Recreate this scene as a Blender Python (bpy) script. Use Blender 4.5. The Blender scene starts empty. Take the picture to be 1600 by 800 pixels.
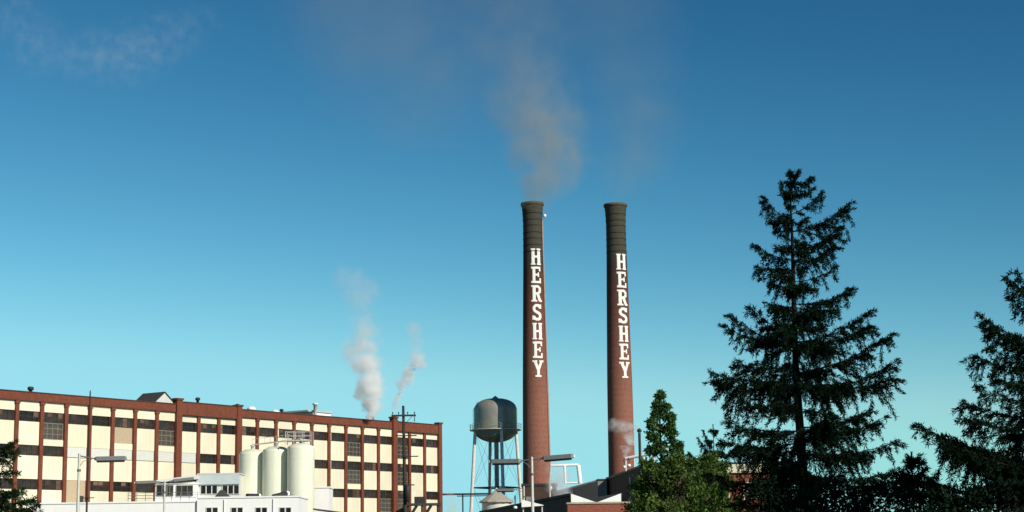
import bpy, bmesh, math, random
import numpy as np
from mathutils import Vector, Matrix
random.seed(7)
R = math.radians
sc = bpy.context.scene
col = sc.collection

# ------------------------------------------------------------------ camera
FPX, TILT, ROLL, EYE = 2700.0, R(9.68), R(0.807), 3.0
Fv = Vector((0, math.cos(TILT), math.sin(TILT)))
R0 = Vector((1, 0, 0)); U0 = Vector((0, -math.sin(TILT), math.cos(TILT)))
Rv = R0*math.cos(ROLL) - U0*math.sin(ROLL)
Uv = U0*math.cos(ROLL) + R0*math.sin(ROLL)
cam_d = bpy.data.cameras.new('camera')
cam = bpy.data.objects.new('camera', cam_d); col.objects.link(cam)
cam_d.sensor_width = 36.0; cam_d.lens = 36.0*FPX/1600.0
cam_d.clip_start = 0.5; cam_d.clip_end = 20000
M4 = Matrix((Rv, Uv, -Fv)).transposed().to_4x4(); M4.translation = Vector((0, 0, EYE))
cam.matrix_world = M4
sc.camera = cam

# ------------------------------------------------------------------ sky, sun, exposure
SUN_AZ, SUN_EL = R(45), R(29)            # azimuth: to the right of straight behind the camera
sun_dir = Vector((math.sin(SUN_AZ)*math.cos(SUN_EL), -math.cos(SUN_AZ)*math.cos(SUN_EL), math.sin(SUN_EL)))
world = bpy.data.worlds.new('World'); sc.world = world; world.use_nodes = True
nt = world.node_tree; nt.nodes.clear()
wo = nt.nodes.new('ShaderNodeOutputWorld'); bg = nt.nodes.new('ShaderNodeBackground')
sky = nt.nodes.new('ShaderNodeTexSky'); sky.sky_type = 'NISHITA'; sky.sun_disc = False
sky.sun_elevation = SUN_EL
sky.sun_rotation = math.atan2(sun_dir.x, sun_dir.y)
sky.altitude = 100; sky.air_density = 1.0; sky.dust_density = 0.05; sky.ozone_density = 3.0
# slide-film response of the sky colour: one power curve per channel, the same over the whole dome
sep = nt.nodes.new('ShaderNodeSeparateColor'); cmb = nt.nodes.new('ShaderNodeCombineColor')
nt.links.new(sky.outputs[0], sep.inputs[0])
for ch_, (pw_, k_, lim_) in enumerate(((2.45, .088, 3.3), (1.88, .222, 7.5), (1.60, .282, 9.0))):
    p_ = nt.nodes.new('ShaderNodeMath'); p_.operation = 'POWER'; p_.inputs[1].default_value = pw_
    m_ = nt.nodes.new('ShaderNodeMath'); m_.operation = 'MULTIPLY'; m_.inputs[1].default_value = k_
    src_ = sep.outputs[ch_]
    if ch_ == 2:                                  # the film's blue layer also sees some green
        a1_ = nt.nodes.new('ShaderNodeMath'); a1_.operation = 'MULTIPLY'; a1_.inputs[1].default_value = .70
        a2_ = nt.nodes.new('ShaderNodeMath'); a2_.operation = 'MULTIPLY_ADD'; a2_.inputs[1].default_value = .45
        nt.links.new(sep.outputs[2], a1_.inputs[0]); nt.links.new(sep.outputs[1], a2_.inputs[0]); nt.links.new(a1_.outputs[0], a2_.inputs[2])
        src_ = a2_.outputs[0]
    nt.links.new(src_, p_.inputs[0]); nt.links.new(p_.outputs[0], m_.inputs[0]); q_ = nt.nodes.new('ShaderNodeMath'); q_.operation = 'SMOOTH_MIN'; q_.inputs[1].default_value = lim_; q_.inputs[2].default_value = lim_*.4
    nt.links.new(m_.outputs[0], q_.inputs[0]); nt.links.new(q_.outputs[0], cmb.inputs[ch_])
nt.links.new(cmb.outputs[0], bg.inputs[0]); nt.links.new(bg.outputs[0], wo.inputs[0])
bg.inputs[1].default_value = 0.10
sd = bpy.data.lights.new('sun', 'SUN'); sd.energy = 5.0; sd.angle = R(0.53); sd.color = (1.0, 0.93, 0.80)
sun = bpy.data.objects.new('sun', sd); col.objects.link(sun)
sun.rotation_euler = (-sun_dir).to_track_quat('-Z', 'Y').to_euler(); sun.location = (60, -60, 80)
vs = sc.view_settings
vs.view_transform = 'Standard'; vs.look = 'None'; vs.exposure = 0; vs.gamma = 1; vs.use_curve_mapping = False
sc.cycles.volume_step_rate = 1.0
sc.cycles.volume_max_steps = 256
sc.cycles.volume_bounces = 8

# ------------------------------------------------------------------ helpers
def at(px, py, Y):
    "world point seen at photo pixel (px, py) whose world y is Y"
    d = Fv + Rv*((px-800)/FPX) + Uv*((400-py)/FPX)
    k = Y/d.y
    return Vector((0, 0, EYE)) + d*k
def mpp(P):
    "metres per photo pixel at P"
    return (P-Vector((0, 0, EYE))).dot(Fv)/FPX

def tag(o, label=None, cat=None, group=None, kind=None):
    if label: o['label'] = label
    if cat: o['category'] = cat
    if group: o['group'] = group
    if kind: o['kind'] = kind
    return o
def empty(name, loc=(0, 0, 0), rz=0):
    o = bpy.data.objects.new(name, None); col.objects.link(o)
    o.location = loc; o.rotation_euler = (0, 0, rz); o.empty_display_size = 0.3
    return o
def link(name, me, mat=None, parent=None, loc=None, smooth=False):
    o = bpy.data.objects.new(name, me); col.objects.link(o)
    if mat and not me.materials: me.materials.append(mat)
    if parent: o.parent = parent
    if loc is not None: o.location = loc
    if smooth:
        me.polygons.foreach_set('use_smooth', [True]*len(me.polygons))
    return o

class MB:
    def __init__(s): s.v = []; s.f = []; s.sm = []
    def add(s, v, f, sm=False):
        n = len(s.v); s.v += [tuple(p) for p in v]; s.f += [tuple(i+n for i in q) for q in f]; s.sm += [sm]*len(f)
        return s
    def box(s, x0, x1, y0, y1, z0, z1):
        return s.add([(x0,y0,z0),(x1,y0,z0),(x1,y1,z0),(x0,y1,z0),(x0,y0,z1),(x1,y0,z1),(x1,y1,z1),(x0,y1,z1)],
                     [(0,3,2,1),(4,5,6,7),(0,1,5,4),(1,2,6,5),(2,3,7,6),(3,0,4,7)])
    def prism(s, poly, z0, z1):
        "poly: ccw list of (x,y); z1 may be a list with one height per corner"
        n = len(poly); zt = z1 if isinstance(z1, (list, tuple)) else [z1]*n
        v = [(p[0],p[1],z0) for p in poly] + [(p[0],p[1],zt[i]) for i, p in enumerate(poly)]
        f = [tuple(range(n-1,-1,-1)), tuple(range(n,2*n))] + [(i,(i+1)%n,n+(i+1)%n,n+i) for i in range(n)]
        return s.add(v, f)
    def extrude(s, poly3, off):
        "planar polygon in space pushed along off"
        n = len(poly3); off = Vector(off)
        v = [Vector(p) for p in poly3] + [Vector(p)+off for p in poly3]
        f = [tuple(range(n)), tuple(range(2*n-1,n-1,-1))] + [(i,n+i,n+(i+1)%n,(i+1)%n) for i in range(n)]
        return s.add(v, f)
    def tube(s, pts, r, n=8, sm=True):
        pts = [Vector(p) for p in pts]
        if not isinstance(r, (list, tuple)): r = [r]*len(pts)
        v = []; f = []
        for i, p in enumerate(pts):
            t = (pts[min(i+1,len(pts)-1)]-pts[max(i-1,0)]).normalized()
            a = Vector((0,0,1)) if abs(t.z) < .9 else Vector((1,0,0))
            u = t.cross(a).normalized(); w = t.cross(u)
            for k in range(n):
                q = 2*math.pi*k/n
                v.append(p+(u*math.cos(q)+w*math.sin(q))*r[i])
        for i in range(len(pts)-1):
            for k in range(n):
                f.append((i*n+k, i*n+(k+1)%n, (i+1)*n+(k+1)%n, (i+1)*n+k))
        s.add(v, f, sm)
        # caps on their own vertices, so that they do not bend the smooth side normals
        s.add(v[:n], [tuple(range(n-1, -1, -1))]); s.add(v[-n:], [tuple(range(n))])
        return s
    def lathe(s, prof, c=(0,0), n=40, sm=True):
        "prof: list of (r, z) from bottom to top"
        v = []; f = []
        for r, z in prof:
            for k in range(n):
                q = 2*math.pi*k/n
                v.append((c[0]+r*math.cos(q), c[1]+r*math.sin(q), z))
        for i in range(len(prof)-1):
            for k in range(n):
                f.append((i*n+k, i*n+(k+1)%n, (i+1)*n+(k+1)%n, (i+1)*n+k))
        return s.add(v, f, sm)
    def mesh(s, name):
        me = bpy.data.meshes.new(name); me.from_pydata(s.v, [], s.f)
        me.polygons.foreach_set('use_smooth', s.sm); me.update()
        return me
    def build(s, name, mat, parent=None, loc=None):
        return link(name, s.mesh(name), mat, parent, loc)

# ------------------------------------------------------------------ materials
def mat_plain(name, c, rough=0.8, var=0.15, scale=3.0, metal=0.0, bump=0.0, spec=0.3, obj_rand=0.0, streak=0.0):
    m = bpy.data.materials.new(name); m.use_nodes = True
    t = m.node_tree; b = t.nodes['Principled BSDF']
    b.inputs['Roughness'].default_value = rough; b.inputs['Metallic'].default_value = metal
    b.inputs['Specular IOR Level'].default_value = spec
    tc = t.nodes.new('ShaderNodeTexCoord')
    n1 = t.nodes.new('ShaderNodeTexNoise'); n1.inputs['Scale'].default_value = scale; n1.inputs['Detail'].default_value = 6
    t.links.new(tc.outputs['Object'], n1.inputs['Vector'])
    fac = n1.outputs['Fac']
    if streak:
        mp = t.nodes.new('ShaderNodeMapping'); mp.inputs['Scale'].default_value = (1.6, 1.6, 0.09)
        t.links.new(tc.outputs['Object'], mp.inputs['Vector'])
        n2 = t.nodes.new('ShaderNodeTexNoise'); n2.inputs['Scale'].default_value = 1.7; n2.inputs['Detail'].default_value = 5
        t.links.new(mp.outputs[0], n2.inputs['Vector'])
        ad = t.nodes.new('ShaderNodeMix'); ad.data_type = 'FLOAT'; ad.inputs[0].default_value = streak
        t.links.new(fac, ad.inputs[2]); t.links.new(n2.outputs['Fac'], ad.inputs[3]); fac = ad.outputs[0]
    mr = t.nodes.new('ShaderNodeMapRange'); mr.inputs[1].default_value = .25; mr.inputs[2].default_value = .75
    mr.inputs[3].default_value = 1-var; mr.inputs[4].default_value = 1+var
    t.links.new(fac, mr.inputs[0]); val = mr.outputs[0]
    if obj_rand:
        oi = t.nodes.new('ShaderNodeObjectInfo')
        m2 = t.nodes.new('ShaderNodeMapRange'); m2.inputs[3].default_value = 1-obj_rand; m2.inputs[4].default_value = 1+obj_rand
        t.links.new(oi.outputs['Random'], m2.inputs[0])
        mm = t.nodes.new('ShaderNodeMath'); mm.operation = 'MULTIPLY'
        t.links.new(val, mm.inputs[0]); t.links.new(m2.outputs[0], mm.inputs[1]); val = mm.outputs[0]
    vm = t.nodes.new('ShaderNodeVectorMath'); vm.operation = 'SCALE'; vm.inputs[0].default_value = c
    t.links.new(val, vm.inputs['Scale']); t.links.new(vm.outputs[0], b.inputs['Base Color'])
    if bump:
        bp = t.nodes.new('ShaderNodeBump'); bp.inputs['Strength'].default_value = bump; bp.inputs['Distance'].default_value = .05
        t.links.new(n1.outputs['Fac'], bp.inputs['Height']); t.links.new(bp.outputs[0], b.inputs['Normal'])
    return m

def mat_chimney(name, zsoot, zmid, zlow):
    "brick that turns sooty towards the mouth of the stack (object z is world height)"
    m = bpy.data.materials.new(name); m.use_nodes = True
    t = m.node_tree; b = t.nodes['Principled BSDF']; b.inputs['Roughness'].default_value = .9; b.inputs['Specular IOR Level'].default_value = .15
    tc = t.nodes.new('ShaderNodeTexCoord'); sp = t.nodes.new('ShaderNodeSeparateXYZ')
    t.links.new(tc.outputs['Object'], sp.inputs[0])
    ns = t.nodes.new('ShaderNodeTexNoise'); ns.inputs['Scale'].default_value = .9; ns.inputs['Detail'].default_value = 8
    mp = t.nodes.new('ShaderNodeMapping'); mp.inputs['Scale'].default_value = (1, 1, .14)
    t.links.new(tc.outputs['Object'], mp.inputs[0]); t.links.new(mp.outputs[0], ns.inputs['Vector'])
    a = t.nodes.new('ShaderNodeMath'); a.operation = 'MULTIPLY_ADD'; a.inputs[1].default_value = 9.0
    t.links.new(ns.outputs['Fac'], a.inputs[0]); t.links.new(sp.outputs['Z'], a.inputs[2])
    mr = t.nodes.new('ShaderNodeMapRange'); mr.inputs[1].default_value = zlow+4.5; mr.inputs[2].default_value = zsoot+4.5
    t.links.new(a.outputs[0], mr.inputs[0])
    cr = t.nodes.new('ShaderNodeValToRGB'); e = cr.color_ramp.elements
    e[0].position = 0; e[0].color = (.240, .102, .072, 1)
    e[1].position = 1; e[1].color = (.056, .054, .040, 1)
    x = e.new((zmid-zlow)/(zsoot-zlow)); x.color = (.138, .053, .039, 1)
    x = e.new(.90); x.color = (.070, .040, .029, 1)
    t.links.new(mr.outputs[0], cr.inputs[0])
    n2 = t.nodes.new('ShaderNodeTexNoise'); n2.inputs['Scale'].default_value = 3.5; n2.inputs['Detail'].default_value = 6
    t.links.new(tc.outputs['Object'], n2.inputs['Vector'])
    m2 = t.nodes.new('ShaderNodeMapRange'); m2.inputs[1].default_value = .3; m2.inputs[2].default_value = .7; m2.inputs[3].default_value = .80; m2.inputs[4].default_value = 1.18
    t.links.new(n2.outputs['Fac'], m2.inputs[0])
    # faint courses
    wv = t.nodes.new('ShaderNodeTexWave'); wv.bands_direction = 'Z'; wv.inputs['Scale'].default_value = .32; wv.inputs['Distortion'].default_value = .6
    t.links.new(tc.outputs['Object'], wv.inputs['Vector'])
    m3 = t.nodes.new('ShaderNodeMapRange'); m3.inputs[3].default_value = .96; m3.inputs[4].default_value = 1.03
    t.links.new(wv.outputs['Fac'], m3.inputs[0])
    mm = t.nodes.new('ShaderNodeMath'); mm.operation = 'MULTIPLY'
    t.links.new(m2.outputs[0], mm.inputs[0]); t.links.new(m3.outputs[0], mm.inputs[1])
    vm = t.nodes.new('ShaderNodeVectorMath'); vm.operation = 'SCALE'
    t.links.new(cr.outputs[0], vm.inputs[0]); t.links.new(mm.outputs[0], vm.inputs['Scale']); t.links.new(vm.outputs[0], b.inputs['Base Color'])
    return m

def mat_leaf(name, c, var=.5, trans=.0):
    m = bpy.data.materials.new(name); m.use_nodes = True
    t = m.node_tree; b = t.nodes['Principled BSDF']; b.inputs['Roughness'].default_value = .75; b.inputs['Specular IOR Level'].default_value = .03
    tc = t.nodes.new('ShaderNodeTexCoord'); n1 = t.nodes.new('ShaderNodeTexNoise'); n1.inputs['Scale'].default_value = 1.8; n1.inputs['Detail'].default_value = 5
    t.links.new(tc.outputs['Object'], n1.inputs['Vector'])
    mr = t.nodes.new('ShaderNodeMapRange'); mr.inputs[1].default_value = .3; mr.inputs[2].default_value = .7; mr.inputs[3].default_value = 1-var; mr.inputs[4].default_value = 1+var
    t.links.new(n1.outputs['Fac'], mr.inputs[0])
    vm = t.nodes.new('ShaderNodeVectorMath'); vm.operation = 'SCALE'; vm.inputs[0].default_value = c
    t.links.new(mr.outputs[0], vm.inputs['Scale']); t.links.new(vm.outputs[0], b.inputs['Base Color'])
    if trans:
        tr = t.nodes.new('ShaderNodeBsdfTranslucent'); t.links.new(vm.outputs[0], tr.inputs[0])
        mx = t.nodes.new('ShaderNodeMixShader'); mx.inputs[0].default_value = trans
        t.links.new(b.outputs[0], mx.inputs[1]); t.links.new(tr.outputs[0], mx.inputs[2])
        t.links.new(mx.outputs[0], t.nodes['Material Output'].inputs[0])
    return m

M = dict(
    brick=mat_plain('red_brown_brick', (.155, .046, .026), .9, .30, 2.2, bump=.3, streak=.35),
    brick2=mat_plain('light_red_brick', (.27, .085, .055), .9, .25, 4, bump=.3),
    cream=mat_plain('cream_panel', (.70, .645, .485), .75, .13, .5, streak=.65, obj_rand=.06),
    infill=mat_plain('pale_grey_infill', (.56, .57, .53), .7, .08, .8, streak=.5),
    beige=mat_plain('tan_mesh_screen', (.42, .33, .22), .8, .22, 6),
    glass=mat_plain('dark_window_glass', (.024, .020, .017), .22, .6, 1.1, spec=.35, obj_rand=.6),
    tallglass=mat_plain('brown_screened_glass', (.060, .052, .040), .5, .4, 2.5, spec=.25, obj_rand=.35),
    frame=mat_plain('rusty_steel_sash', (.062, .036, .026), .7, .3, 4),
    greyframe=mat_plain('grey_steel_sash', (.20, .185, .16), .6, .2, 4),
    roof=mat_plain('dark_roofing', (.05, .048, .047), .9, .25, 1.5),
    white=mat_plain('white_paint', (.86, .85, .82), .7, .05, .8, streak=.5),
    offwhite=mat_plain('weathered_white_paint', (.62, .62, .58), .7, .10, .9, streak=.5),
    silo=mat_plain('pale_green_white_silo_paint', (.72, .725, .58), .55, .11, .5, streak=.7, spec=.35),
    fascia=mat_plain('pale_blue_grey_sheet', (.45, .50, .52), .6, .08, 1.5),
    steel=mat_plain('galvanised_steel', (.55, .54, .50), .5, .12, 5, metal=.25),
    lamp=mat_plain('grey_lamp_housing', (.15, .155, .15), .5, .12, 5),
    lens=mat_plain('dull_lamp_diffuser', (.10, .105, .10), .4, .1, 5),
    tank=mat_plain('dark_silver_tank_paint', (.27, .265, .225), .45, .25, 1.3, metal=.25, streak=.5, spec=.4),
    legw=mat_plain('silver_white_leg_paint', (.62, .61, .57), .6, .12, 2),
    darkmetal=mat_plain('dark_iron', (.030, .030, .032), .6, .25, 3),
    wood=mat_plain('creosoted_wood', (.050, .034, .024), .9, .3, 3, streak=.6),
    darkwall=mat_plain('dark_brown_brick', (.065, .040, .030), .9, .35, 1.4, streak=.4),  # dark brown brick, tone varied by noise and vertical streaks
    greywall=mat_plain('grey_cement_block', (.22, .21, .19), .9, .2, 1.4),
    letter=mat_plain('white_lettering_paint', (.80, .79, .74), .7, .10, 2.5, streak=.5),
    bark=mat_plain('bark', (.011, .009, .008), .95, .35, 5),
    grass=mat_plain('lawn_grass', (.05, .085, .025), .95, .4, .15),
    asphalt=mat_plain('asphalt', (.05, .05, .05), .9, .25, .5),
    spruce=mat_leaf('dark_spruce_needles', (.0065, .0165, .0085), .6),
    spruce2=mat_leaf('green_spruce_needles', (.020, .036, .014), .5),
    leafg=mat_leaf('fresh_green_leaves', (.080, .130, .030), .75, .25),
    leafd=mat_leaf('deep_green_leaves', (.065, .125, .036), .5, .2),
)

# ------------------------------------------------------------------ ground
gm = MB().add([(-6000,-3000,0),(6000,-3000,0),(6000,9000,0),(-6000,9000,0)], [(0,1,2,3)])
tag(gm.build('ground', M['grass']), kind='structure')
lot = MB().add([(-90,75,.004),(14,75,.004),(14,340,.004),(-90,340,.004)], [(0,1,2,3)])
tag(lot.build('parking_lot', M['asphalt']), kind='structure')

# ------------------------------------------------------------------ the long factory
BAY = 3.8
FX, FY, FA = -60.336, 209.497, R(54.82)
fac = empty('factory_building', (FX, FY, 0), FA)
tag(fac, 'long brick factory with cream panels and dark window bands below a brown parapet', 'factory')
I0, I1 = -3, 22
Z1, ST, WH = 20.65, 4.114, 1.27
xa, xb = I0*BAY, I1*BAY
MB().box(xa, xb+.28, .42, 22, 0, 22.2).build('wall', M['brick'], fac)
MB().box(xa, xb+.26, .5, 21.9, 22.202, 22.35).build('roof', M['roof'], fac)
# windows: shared meshes (local x 0..w, z 0..h), glass slightly behind its sash
def window_meshes(w, h, nx, nz, bar=.05, edge=.09):
    g = MB().box(0, w, .0, .05, 0, h).mesh('window')
    f = MB()
    f.box(0, w, -.06, -.002, 0, edge); f.box(0, w, -.06, -.002, h-edge, h)
    f.box(0, edge, -.055, -.002, edge, h-edge); f.box(w-edge, w, -.055, -.002, edge, h-edge)
    for k in range(1, nx):
        x = w*k/nx; f.box(x-bar/2, x+bar/2, -.05, -.002, edge, h-edge)
    for k in range(1, nz):
        z = h*k/nz
        f.box(edge, w-edge, -.042, -.002, z-bar/2, z+bar/2)
    return g, f.mesh('frame')
WW = BAY-.5
brnd = random.Random(4); blind_mesh = {}
M['blind'] = mat_plain('brown_blind', (.10, .062, .045), .8, .3, 2, obj_rand=.7)
wmesh = window_meshes(WW, WH, 4, 2, .045, .07)
for m_ in (wmesh,): m_[0].materials.append(M['glass']); m_[1].materials.append(M['frame'])
TH = 2.05
tmesh = window_meshes(WW, TH, 4, 3, .07)
tmesh[0].materials.append(M['tallglass']); tmesh[1].materials.append(M['greyframe'])
smesh = (MB().box(0, WW, 0, .05, 0, TH).mesh('screen'), )
smesh[0].materials.append(M['beige'])
def put_window(mesh, parent, x, y, z, name='window'):
    g = link(name, mesh[0], None, parent, (x, y, z))
    if len(mesh) > 1: link('frame', mesh[1], None, g)
    if mesh is wmesh:                                   # drawn blinds and boarded panes here and there
        for c in range(4):
            if brnd.random() < .22:
                h = WH*brnd.choice((.35, .5, .86)); key = round(h, 3)
                if key not in blind_mesh:
                    blind_mesh[key] = MB().box(.05, WW/4-.03, -.012, -.003, WH-.08-h, WH-.08).mesh('blind'); blind_mesh[key].materials.append(M['blind'])
                link('blind', blind_mesh[key], None, g, (c*WW/4, 0, 0))
    return g
panel_cache = {}
def panel(parent, i, z0, z1, mat, y=.0):
    k = (round(z1-z0, 3), mat.name)
    if k not in panel_cache:
        b = MB().box(0, WW, 0, .3, 0, z1-z0); panel_cache[k] = b.mesh('panel'); panel_cache[k].materials.append(mat)
    return link('panel', panel_cache[k], None, parent, (i*BAY+.25, y, z0))
tall1 = {1: 't', 4: 's', 6: 't', 16: 't', 19: 't'}
tall2 = {16: 't', 19: 't'}
tall3 = {18: 't', 19: 't'}
infill2 = {2, 3, 4, 5, 6, 7}
jambs = {14: .35, 15: .4, 12: .5, 11: .2}
for i in range(I0, I1):
    x = i*BAY+.25
    panel(fac, i, Z1+.004, 21.88, M['cream'], .02)
    for fl in range(4):
        zt = Z1-fl*ST; zb = zt-WH; zn = Z1-(fl+1)*ST
        last = fl == 3
        if last: zn = 3.2
        tall = {0: tall1, 1: tall2, 2: tall3}.get(fl, {}).get(i)
        if fl == 1 and i in infill2:
            panel(fac, i, zb, zt-.003, M['infill'], .07)
            MB().box(x, x+WW, .0, .066, zb-.07, zb-.004).build('sill', M['frame'], fac)
            panel(fac, i, zn+.004, zb-.075, M['cream'], .02)
            continue
        if fl == 2 and i == 2:
            panel(fac, i, zn+.004, zt-.003, M['beige'], .1)
            MB().box(x+WW*.72, x+WW*.92, .05, .096, zt-2.9, zt-1.9).build('opening', M['roof'], fac)
            continue
        if fl == 2 and i == 20:
            panel(fac, i, zn+.004, zt-.003, M['cream'], .02); continue
        put_window(wmesh, fac, x, .2, zb)
        if fl < 2 and i in jambs:
            MB().box(x+.12, x+.12+jambs[i], .12, .138, zb+.08, zt-.08).build('jamb_panel', M['cream'], fac)
        if tall:
            if tall == 't': put_window(tmesh, fac, x, .16, zb-TH-.02)
            else: put_window(smesh, fac, x, .12, zb-TH-.02, 'screen')
            panel(fac, i, zn+.004, zb-TH-.03, M['cream'], .02)
        else:
            panel(fac, i, zn+.004, zb-.004, M['cream'], .02)
wide = {7: 1.0, 10: .95, 19: 1.0, 22: .8}
pil_cache = {}
for i in range(I0, I1+1):
    w = wide.get(i, .52); y0 = -.42 if i in wide else -.24
    top = {7: 23.75, 10: 23.55, 19: 23.75, 22: 23.45}.get(i, 21.9)
    k = (w, top)
    if k not in pil_cache:
        b = MB().box(-w/2, w/2, y0, .41, 0, top-(.25 if i in wide else 0))
        if i in wide: b.box(-w/2-.12, w/2+.12, y0-.12, .5, top-.248, top)
        else: b.box(-w/2-.08, w/2+.08, y0-.08, .3, 21.45, 21.75)
        pil_cache[k] = b.mesh('pilaster'); pil_cache[k].materials.append(M['brick'])
    link('pilaster', pil_cache[k], None, fac, (i*BAY, 0, 0))
def parapet(a, b, z0, z1, y0):
    MB().box(a, b, y0, .415, z0, z1-.1).build('parapet', M['brick'], fac)
    MB().box(a, b, y0-.08, .6, z1-.098, z1+.02).build('coping', M['frame'], fac)
    MB().box(a, b, y0-.10, .3, z0-.10, z0-.003).build('cornice', M['frame'], fac)
parapet(xa, 7*BAY-.51, 21.93, 23.0, -.16)
parapet(7*BAY+.51, 10*BAY-.5, 21.62, 23.35, -.30)
parapet(10*BAY+.5, 19*BAY-.51, 21.93, 23.0, -.16)
parapet(19*BAY+.51, 22*BAY-.42, 21.62, 23.08, -.30)
# end return of the parapet
MB().box(xb+.285, xb+.40, .5, 21.9, 21.6, 23.0).build('parapet', M['brick'], fac)
# things bolted to the roof
def fpos(px, py, off=2.0):
    "local facade coordinates of a roof thing whose base line is off metres behind the facade, at photo pixel"
    n = Vector((math.sin(FA), -math.cos(FA), 0)); d = Vector((math.cos(FA), math.sin(FA), 0))
    o = Vector((FX, FY, 0)) - n*off
    ray = Fv + Rv*((px-800)/FPX) + Uv*((400-py)/FPX)
    e = Vector((0, 0, EYE)); t = (o-e).dot(n)/ray.dot(n); P = e+ray*t
    return (P-o).dot(d), off, P.z
def vent(px, ytop, wpx, mat, off=3.0, dome=False, collar=True):
    x, y, zt = fpos(px, ytop, off)
    r = wpx*.5*.085
    b = MB()
    if dome:
        b.lathe([(r*.55, 22.3), (r*.55, zt-r*.9), (r, zt-r*.8), (r*.95, zt-r*.4), (r*.6, zt-.06), (.01, zt)], (x, y), 14)
    else:
        b.lathe([(r*.6, 22.3), (r*.6, zt-r*1.2), (r*1.0, zt-r*1.1), (r*1.0, zt-r*.2), (r*.5, zt), (.01, zt)], (x, y), 12)
    return b.build('roof_vent', mat, fac)
vent(48, 604, 9, M['darkmetal']); vent(309, 621, 8, M['darkmetal']); vent(281, 622, 9, M['darkmetal'])
vent(393, 635, 15, M['white'], 3, True); vent(430, 640, 13, M['white'], 3, True); vent(440, 639, 7, M['darkmetal'])
vent(371, 631, 7, M['darkmetal'], 2.0); vent(580, 650, 11, M['darkmetal'], 2.5)
# gabled roof monitor, ridge running back from its light gable end
x0, y0, zr = fpos(252, 612, 5); xl, _, ze = fpos(212, 625, 5)
x0 = fpos(257, 612, 5)[0]
mon = MB().box(x0-1.7, x0+1.8, 5, 9, 22.36, ze-.1).build('roof_monitor', M['infill'], fac)
MB().extrude([(x0-1.7, 5.0, ze-.097), (x0+1.8, 5.0, ze-.097), (x0, 5.0, zr-.1)], (0, 4, 0)).build('gable', M['infill'], mon)
rf = MB()
rf.extrude([(x0-2.0, 4.85, ze-.12), (x0-2.0, 4.85, ze-.25), (x0-.003, 4.85, zr-.08), (x0-.003, 4.85, zr+.05)], (0, 4.4, 0))
rf.extrude([(x0+.003, 4.85, zr+.05), (x0+.003, 4.85, zr-.08), (x0+2.1, 4.85, ze-.25), (x0+2.1, 4.85, ze-.12)], (0, 4.4, 0))
rf.build('monitor_roof', M['roof'], mon)
# white plant room with a pipe
xp0 = fpos(488, 642, 4)[0]; zp = fpos(488, 641, 4)[2]; xp1 = fpos(517, 646, 4)[0]
pr = MB().box(xp0, xp1, 4, 9, 22.36, zp-.25).build('plant_room', M['white'], fac)
MB().box(xp0-1.2, xp1+.1, 3.8, 9.2, zp-.248, zp).build('plant_room_roof', M['steel'], pr)
xq, _, zq = fpos(480, 631, 5)
MB().lathe([(.28, 22.36), (.28, zq-.3), (.42, zq-.28), (.42, zq), (.01, zq)], (xq-.2, 3.2), 12).build('roof_vent', M['offwhite'], fac)

# ------------------------------------------------------------------ tall brick chimneys
def L_rect(x0, x1, y0, y1): return lambda u, v: x0 <= u <= x1 and y0 <= v <= y1
def L_seg(pts, w):
    def f(u, v):
        for (ax, ay), (bx, by) in zip(pts, pts[1:]):
            dx, dy = bx-ax, by-ay; t = max(0, min(1, ((u-ax)*dx+(v-ay)*dy)/(dx*dx+dy*dy+1e-9)))
            if math.hypot(u-ax-t*dx, v-ay-t*dy) < w/2: return True
        return False
    return f
def arc(cx, cy, rx, ry, a0, a1, n=16):
    return [(cx+rx*math.cos(R(a0+(a1-a0)*k/n)), cy+ry*math.sin(R(a0+(a1-a0)*k/n))) for k in range(n+1)]
SW = .27
LET = {
    'H': [L_rect(-.415, -.145, 0, 1.5), L_rect(.145, .415, 0, 1.5), L_rect(-.2, .2, .64, .86),
          L_rect(-.48, -.08, 0, .13), L_rect(.08, .48, 0, .13), L_rect(-.48, -.08, 1.37, 1.5), L_rect(.08, .48, 1.37, 1.5)],
    'E': [L_rect(-.37, -.09, 0, 1.5), L_rect(-.48, .44, 0, .2), L_rect(-.48, .42, 1.3, 1.5), L_rect(-.2, .22, .67, .85),
          L_rect(.28, .46, 0, .47), L_rect(.27, .43, 1.06, 1.5), L_rect(.12, .25, .55, .97)],
    'R': [L_rect(-.39, -.11, 0, 1.5), L_rect(-.5, .02, 0, .17), L_rect(-.5, .0, 1.33, 1.5),
          L_seg([(-.2, 1.39), (.06, 1.39)]+arc(.06, 1.07, .24, .32, 90, -90)+[(-.2, .75)], .22), L_rect(.2, .41, .8, 1.3),
          L_seg([(.06, .74), (.3, .1)], .26), L_rect(.22, .52, 0, .17)],
    'S': [L_seg(arc(.0, 1.09, .29, .30, 20, 235)+arc(.0, .41, .30, .30, 62, -160), .26),
          L_rect(.25, .42, 1.08, 1.46), L_rect(-.44, -.27, .05, .46)],
    'Y': [L_rect(-.14, .14, 0, .75), L_rect(-.28, .28, 0, .17), L_seg([(0, .62), (-.31, 1.42)], .27), L_seg([(0, .62), (.31, 1.42)], .24),
          L_rect(-.54, -.10, 1.33, 1.5), L_rect(.10, .54, 1.33, 1.5)],
}
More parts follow.
